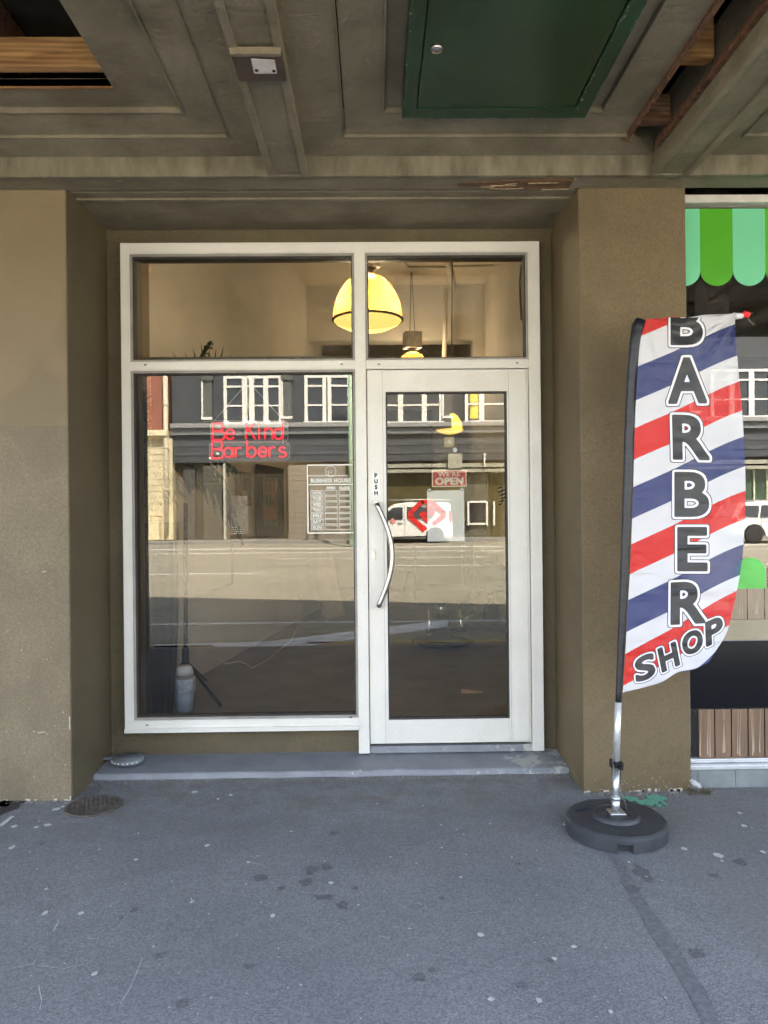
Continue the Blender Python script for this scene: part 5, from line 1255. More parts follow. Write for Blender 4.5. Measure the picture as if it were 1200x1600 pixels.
flag_letter('R', 1079.5, 683.5, 67, 80, -1, shear=-.04)
flag_letter('B', 1081, 772.5, 64, 80)
flag_letter('E', 1082, 858, 57, 79)
flag_letter('R', 1075, 942, 64, 76, 3, shear=.06)
flag_letter('S', 1008, 1043, 40, 44, 22, shear=.35, core=2.1, white=2.4, line=.9)
flag_letter('H', 1045, 1026.5, 38, 44, 24, shear=.22, core=2.1, white=2.4, line=.9)
flag_letter('O', 1082, 1003.5, 41, 41, 22, shear=.30, core=2.1, white=2.4, line=.9)
flag_letter('P', 1116, 986, 36, 43, 24, shear=.40, core=2.1, white=2.4, line=.9)
# tied corner knot and cords
bm = nb(); kp = P(1150, 493, YFL-.012)
tube(bm, [P(1146, 494, YFL-.012), P(1152, 494, YFL-.012), P(1160, 493.5, YFL-.012)], [.016, .014, .012], 10); obj('corner_tip', bm, mat('white_cloth', (.66, .64, .68), rough=.5), fl)
bm = nb(); tube(bm, [P(1158, 493, YFL-.012), P(1164, 491, YFL-.015), P(1170, 492, YFL-.012)], [.008, .015, .013], 9)
for v in bm.verts: v.co += Vector((random.uniform(-.002, .002),)*3)
obj('red_knot', bm, mat('red_cloth', (.7, .02, .03), rough=.5), fl)
bm = nb(); tube(bm, [P(1169, 491, YFL-.012), P(1176, 489, YFL-.012)], .0013, 5); tube(bm, [P(1168, 495, YFL-.012), P(1172, 502, YFL-.012), P(1178, 508, YFL-.012)], .0008, 5); tube(bm, [P(1149.5, 489, YFL-.026), P(1150, 499, YFL-.026)], .0022, 6); obj('tie_cord', bm, mat('pale_cord', (.4, .38, .36), rough=.8), fl)

# ================================================================== PAVEMENT FITTINGS
# round iron cover half sunk at the left pier
c = PZ(146, 1260, 0); rc = 42*c.y/F
ic = thing('drain_cover', 'round rusty iron drain cover with grid pattern at the pier foot', 'cover', tuple(c))
M_iron = mat('rusty_iron', (.085, .070, .058), rough=.7, var=.35, scale=30, bump=.5, bscale=90)
bm = nb(); lathe(bm, [(rc, 0.0), (rc, .006), (rc*.9, .007), (rc*.9, .002), (0, .0025)], c, 48); obj('cover_ring', bm, M_iron, ic)
bm = nb()
n_ = 11
for k in range(-n_//2, n_//2+1):
    o_ = k*rc*.16
    if abs(o_) < rc*.88:
        l_ = math.sqrt((rc*.88)**2-o_*o_)
        for a in (.35, .35+math.pi/2):
            d_ = Vector((math.cos(a), math.sin(a), 0)); s_ = Vector((-d_.y, d_.x, 0))
            obox(bm, c+s_*o_+Vector((0, 0, .0045)), d_*l_, s_*.0028, (0, 0, .0022))
obj('cover_grid', bm, M_iron, ic)
# flat disc cap on the step
c = PZ(199, 1187, .06); c.y += .015; rd = 24*c.y/F
sm_ = thing('round_cap', 'grey painted round metal cap on the step in the left corner', 'cover', tuple(c))
bm = nb(); lathe(bm, [(rd, -.006), (rd, .012), (rd*.95, .016), (0, .017)], (c.x, c.y, .052), 40); obj('cap', bm, mat('grey_cap_paint', (.20, .22, .24), rough=.5, var=.15, scale=20), sm_)
bm = nb(); obox(bm, (c.x-rd*1.25, c.y+.01, .062), (rd*.5, .0, 0), (0, .012, 0), (0, 0, .006)); obj('cap_lug', bm, mat('grey_lug', (.16, .17, .18), rough=.6), sm_, bevel=.003)
bm = nb(); 
for k in range(8):
    a0 = R(200+k*17); lathe(bm, [(0, 0.0), (.006, 0), (.004, .006), (0, .007)], (c.x+math.cos(a0)*rd*1.0, c.y+math.sin(a0)*rd, .055), 8)
obj('flaking_paint', bm, mat('flaking_white', (.6, .6, .58), rough=.8), sm_)
# weeds in the corner right of the pier and a bit of foam
bm = nb(); c0 = PZ(1090, 1240, 0); rs = random.Random(5)
for _ in range(120):
    a = rs.uniform(0, 6.28); q0 = c0+Vector((rs.uniform(-.05, .07), rs.uniform(-.02, .03), 0)); l_ = rs.uniform(.015, .045)
    d_ = Vector((math.cos(a)*.6, math.sin(a)*.4, rs.uniform(.3, 1))).normalized()*l_; w_ = Vector((-d_.y, d_.x, 0)).normalized()*.0018 if abs(d_.x)+abs(d_.y) > 0 else Vector((.001, 0, 0))
    v = [bm.verts.new(x) for x in (q0-w_, q0+w_, q0+d_)]; bm.faces.new(v)
o = obj('weeds', bm, mat('dry_weed', (.10, .085, .045), rough=.9, var=.5, scale=60)); o['kind'] = 'stuff'; tag(o, 'dry little weeds growing in the corner beside the pier', 'weeds')
bm = nb(); tube(bm, [P(1080, 1218, 3.5), P(1085, 1224, 3.49), P(1091, 1227, 3.48), P(1094, 1231, 3.48)], [.010, .013, .012, .009], 9)
for v in bm.verts: v.co += Vector((random.uniform(-.003, .003), random.uniform(-.003, .003), random.uniform(-.003, .003)))
tag(obj('rope_end', bm, mat('grey_white_rope', (.48, .48, .46), rough=.9, bump=.8, bscale=160)), 'frayed grey white rope end poking from the corner beside the pier', 'rope')

# ================================================================== NEIGHBOUR SHOP
nx0 = PRX+.002; nx1 = 7.0
def sx(px, py=800): return P(px, py, YS).x
def szz(py, px=1140): return P(px, py, YS).z
ns_ = thing('neighbour_shopfront', 'neighbouring shopfront with striped green awning graphic and dark glass', 'shopfront', (nx0, YS, 0))
M_nf = mat('pale_grey_frame', (.52, .50, .46), rough=.45, var=.08, scale=8)
bm = nb(); box(bm, nx0, nx0+.014, YS-.03, YS+.03, .20, szz(316)); obj('jamb', bm, M_nf, ns_, bevel=.002)
bm = nb(); box(bm, nx0, nx1+.05, YS-.04, YS+.04, szz(321), szz(309)); obj('head', bm, M_nf, ns_, bevel=.003)
bm = nb(); box(bm, nx0, nx1+.05, YS-.05, YS+.04, szz(1197), szz(1190.5)); box(bm, nx0, nx1+.05, YS-.015, YS+.04, szz(1190), szz(1184)); obj('sill', bm, mat('silver_sill', (.62, .63, .64), rough=.3, metal=.4), ns_, bevel=.003)
bm = nb(); box(bm, nx0+.014, nx1, YS-.003, YS+.003, szz(1186), szz(322)); obj('pane', bm, G_neigh, ns_)
yv = YS-.0045
def VX(px): return P(px, 800, yv).x
def VZ(py): return P(1140, py, yv).z
M_mint = mat('mint_vinyl', (.16, .58, .33), rough=.4, var=.03, scale=2, emis=None); M_lime = mat('green_vinyl', (.07, .36, .012), rough=.4, var=.04, scale=2)
x = VX(1149); wst = VX(1200)-VX(1149); k = -2
while True:
    xa = x+k*wst; xb = xa+wst
    if xa > nx1: break
    m_ = M_lime if k % 2 else M_mint
    xa2 = max(xa, nx0+.014)
    if xb > nx0+.02:
        zt0, zc = VZ(326), VZ(423); cx_ = (xa+xb)/2; rr = wst/2
        pts = [(xa2, yv, zt0), (xb, yv, zt0)]
        for i in range(0, 19):
            a = math.pi*i/18; xx = cx_+rr*math.cos(a); 
            if xx >= xa2-1e-6: pts.append((xx, yv, zc-rr*.92*math.sin(a)))
        if xa2 > xa: pts.append((xa2, yv, pts[-1][2]))
        bm = nb(); prism(bm, pts, (0, .0008, 0)); obj('awning_scallop', bm, m_, ns_)
    k += 1
M_lg = mat('bright_green_vinyl', (.10, .48, .08), rough=.4)
for k in range(0, 9):
    cx_ = VX(1172)+k*wst*2*.5*1.0 if False else VX(1171.5)+k*wst*1.03*2*.5
    rr = wst*.48; bm = nb()
    pts = [(cx_-rr, yv, VZ(920)), (cx_+rr, yv, VZ(920)), (cx_+rr, yv, VZ(895))]+[(cx_+rr*math.cos(a), yv, VZ(895)+rr*.95*math.sin(a)) for a in [math.pi*i/14 for i in range(15)]]+[(cx_-rr, yv, VZ(895))]
    prism(bm, pts, (0, .0008, 0)); obj('lower_scallop', bm, M_lg, ns_)
M_crate = mat('tan_board_print', (.30, .235, .165), rough=.5, var=.1, scale=6, stretch=(3, 1, .6)); M_cratel = mat('pale_tan_strip', (.33, .29, .20), rough=.6, var=.05)
M_strk = mat('cream_drip_lines', (.40, .32, .225), rough=.5)
M_brd = mat('brown_board_print', (.17, .105, .068), rough=.45, var=.12, scale=5, stretch=(3, 1, .5))
def drip(bm, x_, z0_, z1_, y_, lean):
    n = 9; pts = [Vector((x_+lean*math.sin(i/n*1.6)+.0005*math.sin(i*1.3+x_*40), y_, z1_+(z0_-z1_)*i/n)) for i in range(n+1)]
    for i in range(n):
        w0, w1 = .0007+.0026*(i/n)**2, .0007+.0026*((i+1)/n)**2
        f = bm.faces.new([bm.verts.new(q_) for q_ in (pts[i]+Vector((-w0, 0, 0)), pts[i]+Vector((w0, 0, 0)), pts[i+1]+Vector((w1, 0, 0)), pts[i+1]+Vector((-w1, 0, 0)))])
def boards(py0, py1, px0, wpx, m_, gap, nm):
    xx = VX(px0); wd = VX(px0+wpx)-VX(px0); i = 0; rs = random.Random(4)
    while xx < nx1-.02:
        xe = min(xx+wd*(1-gap), nx1-.01); bm = nb(); box(bm, max(xx, nx0+.02), xe, yv, yv+.001, VZ(py1), VZ(py0)); o_ = obj(nm, bm, m_, ns_)
        bm = nb(); W_ = xe-xx
        for f_ in ((.2, .66, .74), (.5, .58), (.42, .6), (.12, .22, .8))[i % 4]:
            drip(bm, xx+W_*f_, VZ(py1-rs.uniform(2, 9)), VZ(py0), yv-.0006, rs.uniform(-.012, .012))
        obj('drip_lines', bm, M_strk, o_)
        xx += wd; i += 1
boards(920, 968, 1140, 27, M_crate, .06, 'printed_board')
bm = nb(); box(bm, nx0+.016, nx1-.002, yv, yv+.001, VZ(1000), VZ(968.5)); obj('tan_strip', bm, M_cratel, ns_)
bm = nb(); box(bm, nx0+.016, nx1-.002, yv, yv+.001, VZ(1106), VZ(1001.5)); obj('black_strip', bm, mat('black_vinyl', (.0035, .0035, .005), rough=.12), ns_)
bm = nb(); box(bm, nx0+.016, nx1-.002, YS-.004, YS-.0032, VZ(1003), VZ(1000)); obj('grey_line', bm, mat('grey_line_vinyl', (.22, .23, .25), rough=.4), ns_)
boards(1108, 1184, 1088.5, 26, M_brd, .075, 'painted_board')
bm = nb(); box(bm, nx0+.014, nx1, YS+.008, YS+.016, VZ(1186), VZ(1100)); obj('black_backing', bm, M_dark, ns_)
bm = nb(); xx = nx0
M_til = mat('grey_plinth_tile', (.185, .205, .205), rough=.5, var=.1, scale=6, fine=.05, bscale=40)
tw = P(1148.5, 1210, YS-.03).x-P(1090, 1210, YS-.03).x; xx = P(1090, 1210, YS-.03).x-tw
while xx < nx1+1: box(bm, max(xx, nx0)+.001, xx+tw-.001, YS-.035, YS+.2, P(1140, 1240, YS-.03).z, szz(1197)-.001); xx += tw
obj('plinth_tile', bm, M_til, ns_, bevel=.0015)
bm = nb(); box(bm, nx0+.03, nx1+1, YS-.085, YS+.2, -.05, P(1140, 1239, YS-.06).z); obj('plinth_base', bm, mat('plinth_concrete', (.25, .255, .25), rough=.85, var=.15, scale=9, bump=.5, bscale=60), ns_, bevel=.012)
# fluorescent batten seen in the dark neighbour room
bm = nb(); obox(bm, Vector((P(1110, 465, 6.0).x, 6.0, P(1110, 465, 6.0).z)), (.22, .12, -.02), (0, .03, 0), (0, 0, .02)); tag(obj('ceiling_batten', bm, mat('grey_batten', (.30, .29, .26), rough=.5)), 'unlit grey light batten in the dark neighbouring shop', 'light')
bm = nb(); box(bm, 2.0, 9.0, 5.6, 5.75, 2.95, 3.29); box(bm, 2.0, 9.0, 7.4, 7.55, 2.9, 3.29); struct('neighbour_beam', bm, mat('dark_beam', (.05, .04, .035), rough=.6))

# ================================================================== OPPOSITE STREET (seen in the glass)
YV = 38.4; YO = 2*YG-YV
def ox_(px): return MX(px, YV)
def oz(py): return MZ(py, YV)
def fb(bm, px0, px1, py0, py1, d0, d1): box(bm, ox_(px0), ox_(px1), YO+d0, YO+d1, oz(py1), oz(py0))
M_dg = mat('dark_grey_painted_facade', (.050, .056, .064), rough=.6, var=.1, scale=.6); M_lg2 = mat('light_grey_trim', (.28, .285, .285), rough=.6, var=.05)
M_ws = mat('white_sash_paint', (.80, .80, .75), rough=.45, var=.03); M_wg = mat('dark_window_glass', (.025, .030, .036), rough=.06, var=.2, spec=.9)
M_rust = mat('cream_rusticated_stone', (.64, .56, .38), rough=.8, var=.1, scale=1.5); M_rgr = mat('shade_shop_timber', (.12, .105, .085), rough=.6, var=.2, scale=1)
M_shopg = mat('opposite_shop_glass', (.05, .045, .035), rough=.08, var=.3, scale=.4)
M_brick = bpy.data.materials.new('red_brickwork'); M_brick.use_nodes = True; t, b, L = nodes_of(M_brick); tc = N(t, 'ShaderNodeTexCoord'); mp = N(t, 'ShaderNodeMapping'); mp.inputs['Rotation'].default_value = (R(90), 0, 0); L(tc.outputs['Object'], mp.inputs[0])
br = N(t, 'ShaderNodeTexBrick'); br.inputs['Scale'].default_value = 1.0; br.inputs['Color1'].default_value = (.36, .10, .055, 1); br.inputs['Color2'].default_value = (.25, .07, .045, 1); br.inputs['Mortar'].default_value = (.32, .22, .16, 1)
br.inputs['Brick Width'].default_value = .28; br.inputs['Row Height'].default_value = .10; br.inputs['Mortar Size'].default_value = .012; L(mp.outputs[0], br.inputs[0]); L(br.outputs[0], b.inputs['Base Color']); b.inputs['Roughness'].default_value = .85
ob = thing('opposite_building', 'dark grey two storey building with white sash windows across the road', 'building', (6, YO, 0))
bm = nb(); box(bm, ox_(270), ox_(1500), YO-10, YO, oz(722), 10.5); obj('upper_wall', bm, M_dg, ob)
bm = nb(); fb(bm, 270, 1500, 662, 669, .002, .42); obj('cornice', bm, M_lg2, ob, bevel=.03)
bm = nb(); fb(bm, 270, 1500, 670, 679, .001, .22); obj('frieze', bm, mat('mid_grey_frieze', (.17, .18, .19), rough=.6), ob)
bm = nb(); fb(bm, 270, 1500, 690, 697, .001, .03); fb(bm, 270, 1500, 706, 711, .001, .04); obj('signboard_moulding', bm, mat('slate_moulding', (.065, .072, .08), rough=.6), ob, bevel=.02)
def sash(px0, px1, lights, blind=None):
    bm = nb(); fb(bm, px0, px1, 590, 663, .001, .06); w_ = obj('window', bm, M_wg, ob)
    bm = nb(); n = len(lights)-1
    fb(bm, px0-2, px0+3, 588, 664, .061, .16); fb(bm, px1-3, px1+2, 588, 664, .061, .16); fb(bm, px0+3, px1-3, 588, 592, .061, .16); fb(bm, px0-4, px1+4, 660, 665, .061, .28)
    for l_ in lights: fb(bm, l_-4, l_+4, 592, 660, .061, .17)
    fb(bm, px0+3, px1-3, 603, 606, .062, .14); fb(bm, px0+3, px1-3, 633, 635.5, .062, .12)
    obj('window_frame', bm, M_ws, w_)
    if blind:
        bm = nb(); fb(bm, blind[0], blind[1], 616, 656, .063, .075); obj('blind', bm, mat('yellow_curtain', (.62, .42, .06), rough=.8, var=.5, scale=4), w_)
for k in range(-0, 9):
    x_ = 327+124.5*k
    if k in (0, 1, 2, 3, 4, 5, 6, 7, 8):
        bm = nb(); fb(bm, x_-7, x_+7, 596, 655, .001, .20); fb(bm, x_-9, x_+9, 580, 596, .001, .30); fb(bm, x_-9, x_+9, 655, 661, .001, .28); pi_ = obj('pilaster', bm, mat('pilaster_grey', (.10, .105, .10), rough=.8, var=.2, scale=9), ob, bevel=.03); bm = nb(); fb(bm, x_-9, x_-6.5, 597, 655, .201, .26); fb(bm, x_-9, x_+8, 652, 656, .281, .32); obj('pilaster_edge', bm, M_ws, pi_)
sash(354, 441, (385, 396, 418)); sash(480, 548, (510, 516)); sash(600, 690, (627, 664)); sash(729, 800, (753,), (735, 748))
sash(854, 941, (881, 913)); sash(978, 1050, (1013,)); sash(1100, 1190, (1130, 1160)); sash(1226, 1300, (1262,)); sash(1350, 1430, (1385,))
# ground floor bays
bm = nb(); box(bm, ox_(270), ox_(1500), YO-10, YO-.6, -.05, oz(722)); obj('shop_wall', bm, M_rgr, ob)
def rust_pier(px0, px1, z0py=842, dz_=8.2, m_=None):
    bm = nb(); y_ = 727
    while y_ < z0py-9: fb(bm, px0, px1, y_, y_+dz_-.55, -.59, .02); y_ += dz_
    fb(bm, px0+.4, px1-.4, 727, 842, -.59, -.03); fb(bm, px0-1, px1+1, y_, 842.5, -.59, .10); obj('rusticated_pier', bm, m_ or mat('shaded_cream_rusticated_stone', (.20, .18, .145), rough=.8, var=.1, scale=1.5), ob)  # cream stone greyed, shade under the upper floor put into its colour
rust_pier(318, 347, m_=mat('deep_shaded_cream_stone', (.085, .08, .068), rough=.8, var=.15)); rust_pier(451, 482); rust_pier(484, 540); rust_pier(800, 840); rust_pier(930, 960); rust_pier(1060, 1080); rust_pier(1300, 1330)  # first pier gets a darker copy of the stone, with deeper shade painted in
bm = nb(); fb(bm, 350, 353.5, 724, 842, -.2, .12); obj('white_post', bm, mat('pale_post_paint', (.42, .41, .36), rough=.6), ob); bm = nb(); fb(bm, 285, 303, 730, 842, -.58, -.3); obj('grey_post', bm, mat('grey_post_stone', (.07, .068, .066), rough=.8), ob)
bm = nb(); fb(bm, 357, 450, 727, 838, -.58, -.5); fb(bm, 300, 317, 727, 838, -.58, -.5); obj('shop_window', bm, M_shopg, ob)
bm = nb(); y_ = 775
while y_ < 835: fb(bm, 358, 385, y_, y_+1.2, -.49, -.44); y_ += 3.2
obj('louvre_grille', bm, mat('grey_louvre', (.35, .34, .31), rough=.6), ob)
# ground floor behind the van: bands, roller grille, small window
bm = nb(); fb(bm, 560, 800, 727, 842, -.58, -.5); obj('shop_window', bm, mat('olive_shop_glass', (.075, .065, .03), rough=.15, var=.3, scale=.5), ob)
bm = nb(); fb(bm, 560, 1500, 727, 733, -.49, .05); fb(bm, 560, 1500, 736, 741, -.49, .10); fb(bm, 700, 722, 712, 735, .19, .3); obj('verandah_band', bm, mat('pale_green_grey_band', (.32, .32, .26), rough=.6), ob)
bm = nb(); 
x_ = 722
while x_ < 765: fb(bm, x_, x_+1.3, 741, 842, -.48, -.42); x_ += 2.4
obj('roller_grille', bm, mat('grille_steel', (.22, .21, .16), rough=.5, metal=.5), ob)
bm = nb(); fb(bm, 732, 762, 789, 823, -.4, -.30); ww_ = obj('window', bm, M_wg, ob)
bm = nb(); fb(bm, 731, 734, 787, 825, -.4, -.2); fb(bm, 760, 763, 787, 825, -.4, -.2); fb(bm, 734, 760, 786, 789, -.4, -.2); fb(bm, 734, 760, 821, 824, -.4, -.2); fb(bm, 755, 757, 712, 733, .2, .35); fb(bm, 790, 792, 712, 733, .2, .35); fb(bm, 771, 774, 787, 825, -.4, -.2); obj('window_frame', bm, M_ws, ww_)
# right part seen in the neighbour's glass
bm = nb(); fb(bm, 1085, 1295, 740, 838, -.58, -.5); obj('shop_window', bm, mat('green_shop_glass', (.03, .055, .035), rough=.08, var=.6, scale=1.2), ob)
bm = nb(); 
for x_ in (1086, 1130, 1170, 1190, 1230): fb(bm, x_, x_+2.5, 738, 838, -.5, -.4)
fb(bm, 1085, 1295, 736, 738.5, -.5, -.38); obj('shop_window_frame', bm, mat('cream_green_frame', (.55, .60, .42), rough=.5), ob)
# brick building
bb = thing('brick_building', 'red brick building on a rusticated cream stone base across the road', 'building', (ox_(250), YO, 0))
bm = nb(); box(bm, ox_(150), ox_(255), YO-9, YO+.05, oz(672), 10); obj('wall', bm, M_brick, bb)
bm = nb(); fb(bm, 150, 266, 672, 681, -.5, .55); fb(bm, 150, 266, 681, 684, -.5, .30); obj('ledge', bm, mat('cream_stone_ledge', (.72, .64, .44), rough=.7), bb, bevel=.03)
bm = nb(); y_ = 690
for k in range(12): fb(bm, 150, 268, y_+k*9.6, y_+k*9.6+8.9, -.5, .06)
fb(bm, 150, 267.6, 684, 842, -.5, .0); obj('stone_base', bm, M_rust, bb)
bm = nb(); fb(bm, 232, 251, 806, 842, .061, .28); fb(bm, 262, 273, 802, 842, .061, .34); obj('plinth', bm, mat('cream_plinth', (.70, .63, .40), rough=.7), bb, bevel=.04)
bm = nb(); fb(bm, 255, 271, 684, 842, -.5, .10); obj('corner_pilaster', bm, M_rust, bb)
bm = nb(); tube(bm, [(ox_(263), YO+.32, oz(835)), (ox_(263), YO+.32, oz(575))], .13, 12)
for y_ in (634, 700, 765): tube(bm, [(ox_(263), YO+.32, oz(y_)), (ox_(263), YO+.32, oz(y_-2))], .17, 12)
obj('downpipe', bm, mat('cream_downpipe', (.62, .56, .42), rough=.5), bb)
# pale green street pole
YPV = 31.6; yy = 2*YG-YPV
px_ = MX(550, YPV)
bm = nb(); tube(bm, [(px_, yy, -.1), (px_, yy, 9.0)], [.13, .11], 16); tube(bm, [(px_+.0, yy, 8.9), (px_, yy+.8, 9.6), (px_, yy+2.2, 9.8)], .06, 8)
pole = thing('street_pole', 'pale green steel street pole on the far kerb', 'pole', (px_, yy, 0)); obj('shaft', bm, mat('pale_green_pole', (.40, .56, .38), rough=.5), pole)
bm = nb(); obox(bm, (px_, yy+2.6, 9.8), (.14, 0, 0), (0, .42, 0), (0, 0, .07)); obj('lamp_head', bm, M_lg2, pole)

# ------------------------------------------------------------------ vehicles
M_vw = mat('white_van_paint', (.78, .78, .76), rough=.3, var=.02, coat=.6); M_vg = mat('vehicle_dark_glass', (.03, .034, .036), rough=.06, spec=.8)
M_tyre = mat('tyre_rubber', (.02, .02, .02), rough=.8); M_rimv = mat('wheel_alloy', (.5, .5, .5), rough=.3, metal=.7)
M_tl = mat('tail_lamp_red', (.45, .02, .02), rough=.2); M_hl = mat('headlamp_clear', (.7, .7, .68), rough=.1); M_trim = mat('black_trim', (.025, .025, .028), rough=.5)
def wheel(parent, x, y, z, r, side):
    bm = nb(); w_ = .20; s = side
    lathe(bm, [(r*.62, -w_/2), (r*.93, -w_/2), (r, -w_/2+.03), (r, w_/2-.03), (r*.93, w_/2), (r*.62, w_/2)], (x, y, z), 36, 'Y'); wo = obj('wheel', bm, M_tyre, parent)
    bm = nb(); yo_ = y+s*(w_/2-.015)
    lathe(bm, [(r*.64, 0), (r*.60, s*.012), (r*.56, 0)], (x, yo_, z), 36, 'Y')
    for k in range(6):
        a = math.pi*2*k/6; d_ = Vector((math.cos(a), 0, math.sin(a))); n_ = Vector((-d_.z, 0, d_.x)); obox(bm, Vector((x, yo_, z))+d_*r*.33, d_*r*.28, (0, .012, 0), n_*r*.075)
    lathe(bm, [(r*.15, s*.015), (r*.15, -s*.02)], (x, yo_, z), 16, 'Y'); obj('rim', bm, M_rimv, wo)
    bm = nb(); lathe(bm, [(0, 0), (r*.6, 0), (r*.6, -s*.01)], (x, yo_-s*.03, z), 24, 'Y'); obj('brake_disc', bm, M_trim, wo)
def car_body(parent, prof, x0, y0, wid, m_, tumble=.10, beltz=.95, name='body', arches=()):
    """side profile (x, z) swept over the width with cabin sides leaning in above the belt"""
    bm = nb(); rows = []
    topz = max(z for _, z in prof)
    for s in (-1, -.92, .92, 1):
        row = []
        for x, z in prof:
            inn = 0 if z < beltz else tumble*((z-beltz)/(topz-beltz))**1.2
            k = .985 if abs(s) == 1 else 1.0
            xm = (prof[0][0]+prof[len(prof)//2][0])/2
            zz = z if abs(s) < 1 else (z-.02*(z > beltz)); 
            row.append(bm.verts.new((x0+x, y0+s*(wid/2-inn), -.13+zz)))
        rows.append(row)
    n = len(prof)
    for a_, b_ in zip(rows, rows[1:]):
        for i in range(n): bm.faces.new((a_[i], a_[(i+1) % n], b_[(i+1) % n], b_[i]))
    bm.faces.new(rows[0]); bm.faces.new(rows[-1][::-1])
    return obj(name, bm, m_, parent, bevel=.03)
def side_panel(parent, pts, x0, y0, wid, nm, m_, side=1, tumble=.10, beltz=.95, topz=1.85, off=.006, th=.012):
    q = []
    for x, z in pts:
        inn = 0 if z < beltz else tumble*((z-beltz)/(topz-beltz))**1.2
        q.append((x0+x, y0+side*(wid/2-inn+off), -.13+z))
    bm = nb(); prism(bm, q, (0, side*th, 0)); return obj(nm, bm, m_, parent)
# white van, nose to the left, parked on the far side
VYv = 34.6; vx0 = MX(543, VYv-.9); vy = 2*YG-VYv-.9; k_ = VYv/F
van = thing('delivery_van', 'white van with roof ladder and red diamond logo parked across the road', 'van', (vx0+2.4, vy, -.13))
pv = [(.05, .30), (.02, .62), (.12, .86), (.60, 1.04), (1.25, 1.16), (2.0, 1.76), (2.3, 1.88), (2.9, 1.93), (4.6, 1.91), (4.80, 1.83), (4.88, 1.1), (4.90, .55), (4.87, .28), (4.48, .26), (4.44, .50), (4.27, .68), (4.06, .73), (3.85, .67), (3.67, .49), (3.63, .26), (1.25, .24), (1.21, .48), (1.03, .67), (.82, .72), (.60, .66), (.45, .48), (.41, .28)]
car_body(van, pv, vx0, vy, 1.72, M_vw, .12, 1.0)
sp_ = dict(tumble=.12, beltz=1.0, topz=1.93)
side_panel(van, [(1.32, 1.10), (1.70, 1.12), (2.58, 1.14), (2.58, 1.70), (2.16, 1.70)], vx0, vy, 1.72, 'side_window', M_vg, **sp_)
side_panel(van, [(2.78, 1.16), (3.95, 1.16), (3.95, 1.68), (2.78, 1.70)], vx0, vy, 1.72, 'side_window', M_vg, **sp_)
side_panel(van, [(2.67, .35), (2.685, .35), (2.685, 1.82), (2.67, 1.82)], vx0, vy, 1.72, 'door_gap', M_trim, **sp_)
side_panel(van, [(1.50, .40), (1.515, .40), (1.34, 1.05), (1.325, 1.05)], vx0, vy, 1.72, 'door_gap', M_trim, **sp_)
side_panel(van, [(2.36, .92), (2.56, .92), (2.56, .97), (2.36, .97)], vx0, vy, 1.72, 'door_handle', M_trim, off=.02, **sp_)
side_panel(van, [(4.76, 1.0), (4.86, 1.0), (4.82, 1.5), (4.72, 1.5)], vx0, vy, 1.72, 'tail_light', M_tl, **sp_)
side_panel(van, [(.10, .72), (.50, .80), (.62, .98), (.30, .93)], vx0, vy, 1.72, 'headlight', M_hl, **sp_)
side_panel(van, [(1.25, .24), (3.63, .26), (3.63, .34), (1.25, .32)], vx0, vy, 1.72, 'sill_trim', M_trim, **sp_)
bm = nb(); obox(bm, (vx0+1.55, vy+.98, -.13+1.14), (.07, 0, 0), (0, .10, 0), (0, 0, .09)); obj('wing_mirror', bm, M_trim, van, bevel=.02)
for s in (-1, 1): wheel(van, vx0+.82, vy+s*.77, -.13+.33, .33, s); wheel(van, vx0+4.06, vy+s*.77, -.13+.33, .33, s)
def flatshape(parent, polys, nm, m_, y):
    bm = nb()
    for pl_ in polys: prism(bm, [(MX(x, VYv-.86-.9), y, MZ(yp_, VYv-.9)) for x, yp_ in pl_], (0, .006, 0))
    return obj(nm, bm, m_, parent)
M_lred = mat('logo_red', (.62, .02, .02), rough=.4); lyy = vy+.86+.021
flatshape(van, [[(641,802),(662,783),(668,787),(650,804)], [(641,802),(650,802),(650,812),(641,812)], [(641,812),(650,810),(672,829),(665,836)], [(662,783),(681,783),(685,789),(664,790)], [(681,783),(703,803),(695,806),(680,791)], [(703,801),(703,811),(694,809),(695,803)], [(703,811),(683,826),(679,821),(694,808)], [(658,806),(663,804),(676,816),(671,821)], [(663,804),(669,801),(674,806),(668,811)], [(672,791),(680,796),(686,803),(680,810),(675,805),(679,802),(670,795)]], 'diamond_logo', M_lred, lyy)
flatshape(van, [[(611,816),(616,811),(621,816),(616,821)]], 'door_emblem', mat('faded_red_emblem', (.70, .25, .25), rough=.4), lyy)
bm = nb()
for y_ in (-.35, .35): tube(bm, [(vx0+1.9, vy+y_, 1.92), (vx0+4.9, vy+y_, 1.92)], .03, 8)
for i in range(9): tube(bm, [(vx0+2.0+i*.34, vy-.35, 1.92), (vx0+2.0+i*.34, vy+.35, 1.92)], .018, 6)
lad = obj('roof_ladder', bm, mat('ladder_aluminium', (.55, .55, .52), rough=.4, metal=.6), van)
bm = nb()
for x_ in (2.5, 4.2): box(bm, vx0+x_, vx0+x_+.05, vy-.7, vy+.7, 1.74, 1.885)
obj('roof_rack', bm, M_trim, van)
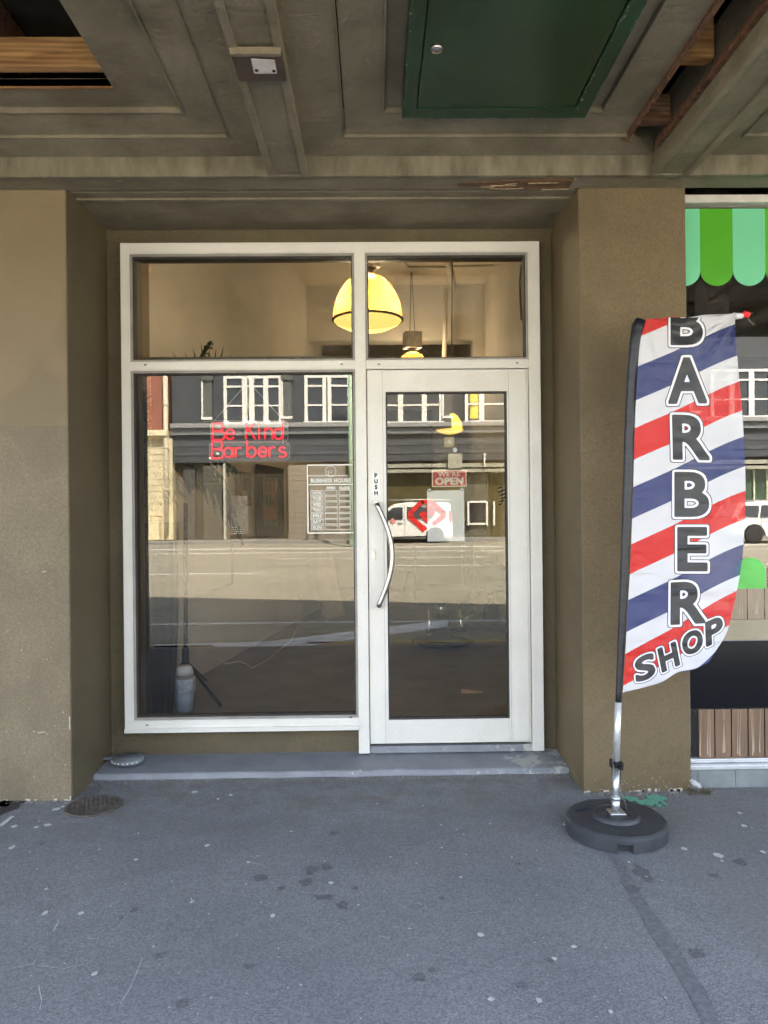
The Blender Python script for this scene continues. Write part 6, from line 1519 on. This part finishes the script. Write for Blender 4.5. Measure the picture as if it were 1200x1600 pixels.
# white suv, tail to the left
SYv = 31.2; wxp = MX(1178, SYv); sx0 = wxp-1.02; sy_ = 2*YS-SYv-.9
suv = thing('parked_suv', 'white suv with alloy wheels and dark rear windows across the road', 'car', (sx0+2.3, sy_, -.13))
ps_ = [(.02, .45), (.0, .85), (.06, 1.05), (.18, 1.30), (.42, 1.68), (.60, 1.76), (1.6, 1.82), (2.5, 1.78), (3.3, 1.22), (3.9, 1.12), (4.5, 1.0), (4.7, .80), (4.72, .42), (4.40, .34), (4.36, .56), (4.20, .74), (3.95, .80), (3.68, .74), (3.52, .54), (3.48, .32), (1.50, .32), (1.46, .56), (1.28, .78), (1.02, .84), (.76, .76), (.58, .54), (.54, .36)]
car_body(suv, ps_, sx0, sy_, 1.85, M_vw, .20, 1.08)
spp = dict(tumble=.20, beltz=1.08, topz=1.82)
side_panel(suv, [(.34, 1.18), (1.18, 1.14), (1.30, 1.62), (.66, 1.62)], sx0, sy_, 1.85, 'side_window', M_vg, **spp)
side_panel(suv, [(1.28, 1.14), (2.12, 1.12), (2.10, 1.64), (1.40, 1.63)], sx0, sy_, 1.85, 'side_window', M_vg, **spp)
side_panel(suv, [(2.20, 1.12), (3.05, 1.14), (2.50, 1.62), (2.18, 1.64)], sx0, sy_, 1.85, 'side_window', M_vg, **spp)
side_panel(suv, [(.03, .90), (.30, .98), (.26, 1.12), (.10, 1.10)], sx0, sy_, 1.85, 'tail_light', M_tl, **spp)
side_panel(suv, [(4.2, .82), (4.60, .80), (4.50, .95), (4.25, .98)], sx0, sy_, 1.85, 'headlight', M_hl, **spp)
for x_ in (1.30, 2.15): side_panel(suv, [(x_, .42), (x_+.012, .42), (x_+.012, 1.10), (x_, 1.10)], sx0, sy_, 1.85, 'door_gap', M_trim, **spp)
for x_ in (1.38, 2.25): side_panel(suv, [(x_, .98), (x_+.2, .98), (x_+.2, 1.02), (x_, 1.02)], sx0, sy_, 1.85, 'door_handle', M_vw, off=.02, **spp)
for s in (-1, 1): wheel(suv, sx0+1.02, sy_+s*.82, -.13+.38, .38, s); wheel(suv, sx0+3.95, sy_+s*.82, -.13+.38, .38, s)
bm = nb()
for s in (-1, 1): tube(bm, [(sx0+.7, sy_+s*.6, 1.72), (sx0+2.4, sy_+s*.6, 1.72)], .02, 6)
obj('roof_rail', bm, M_rimv, suv)
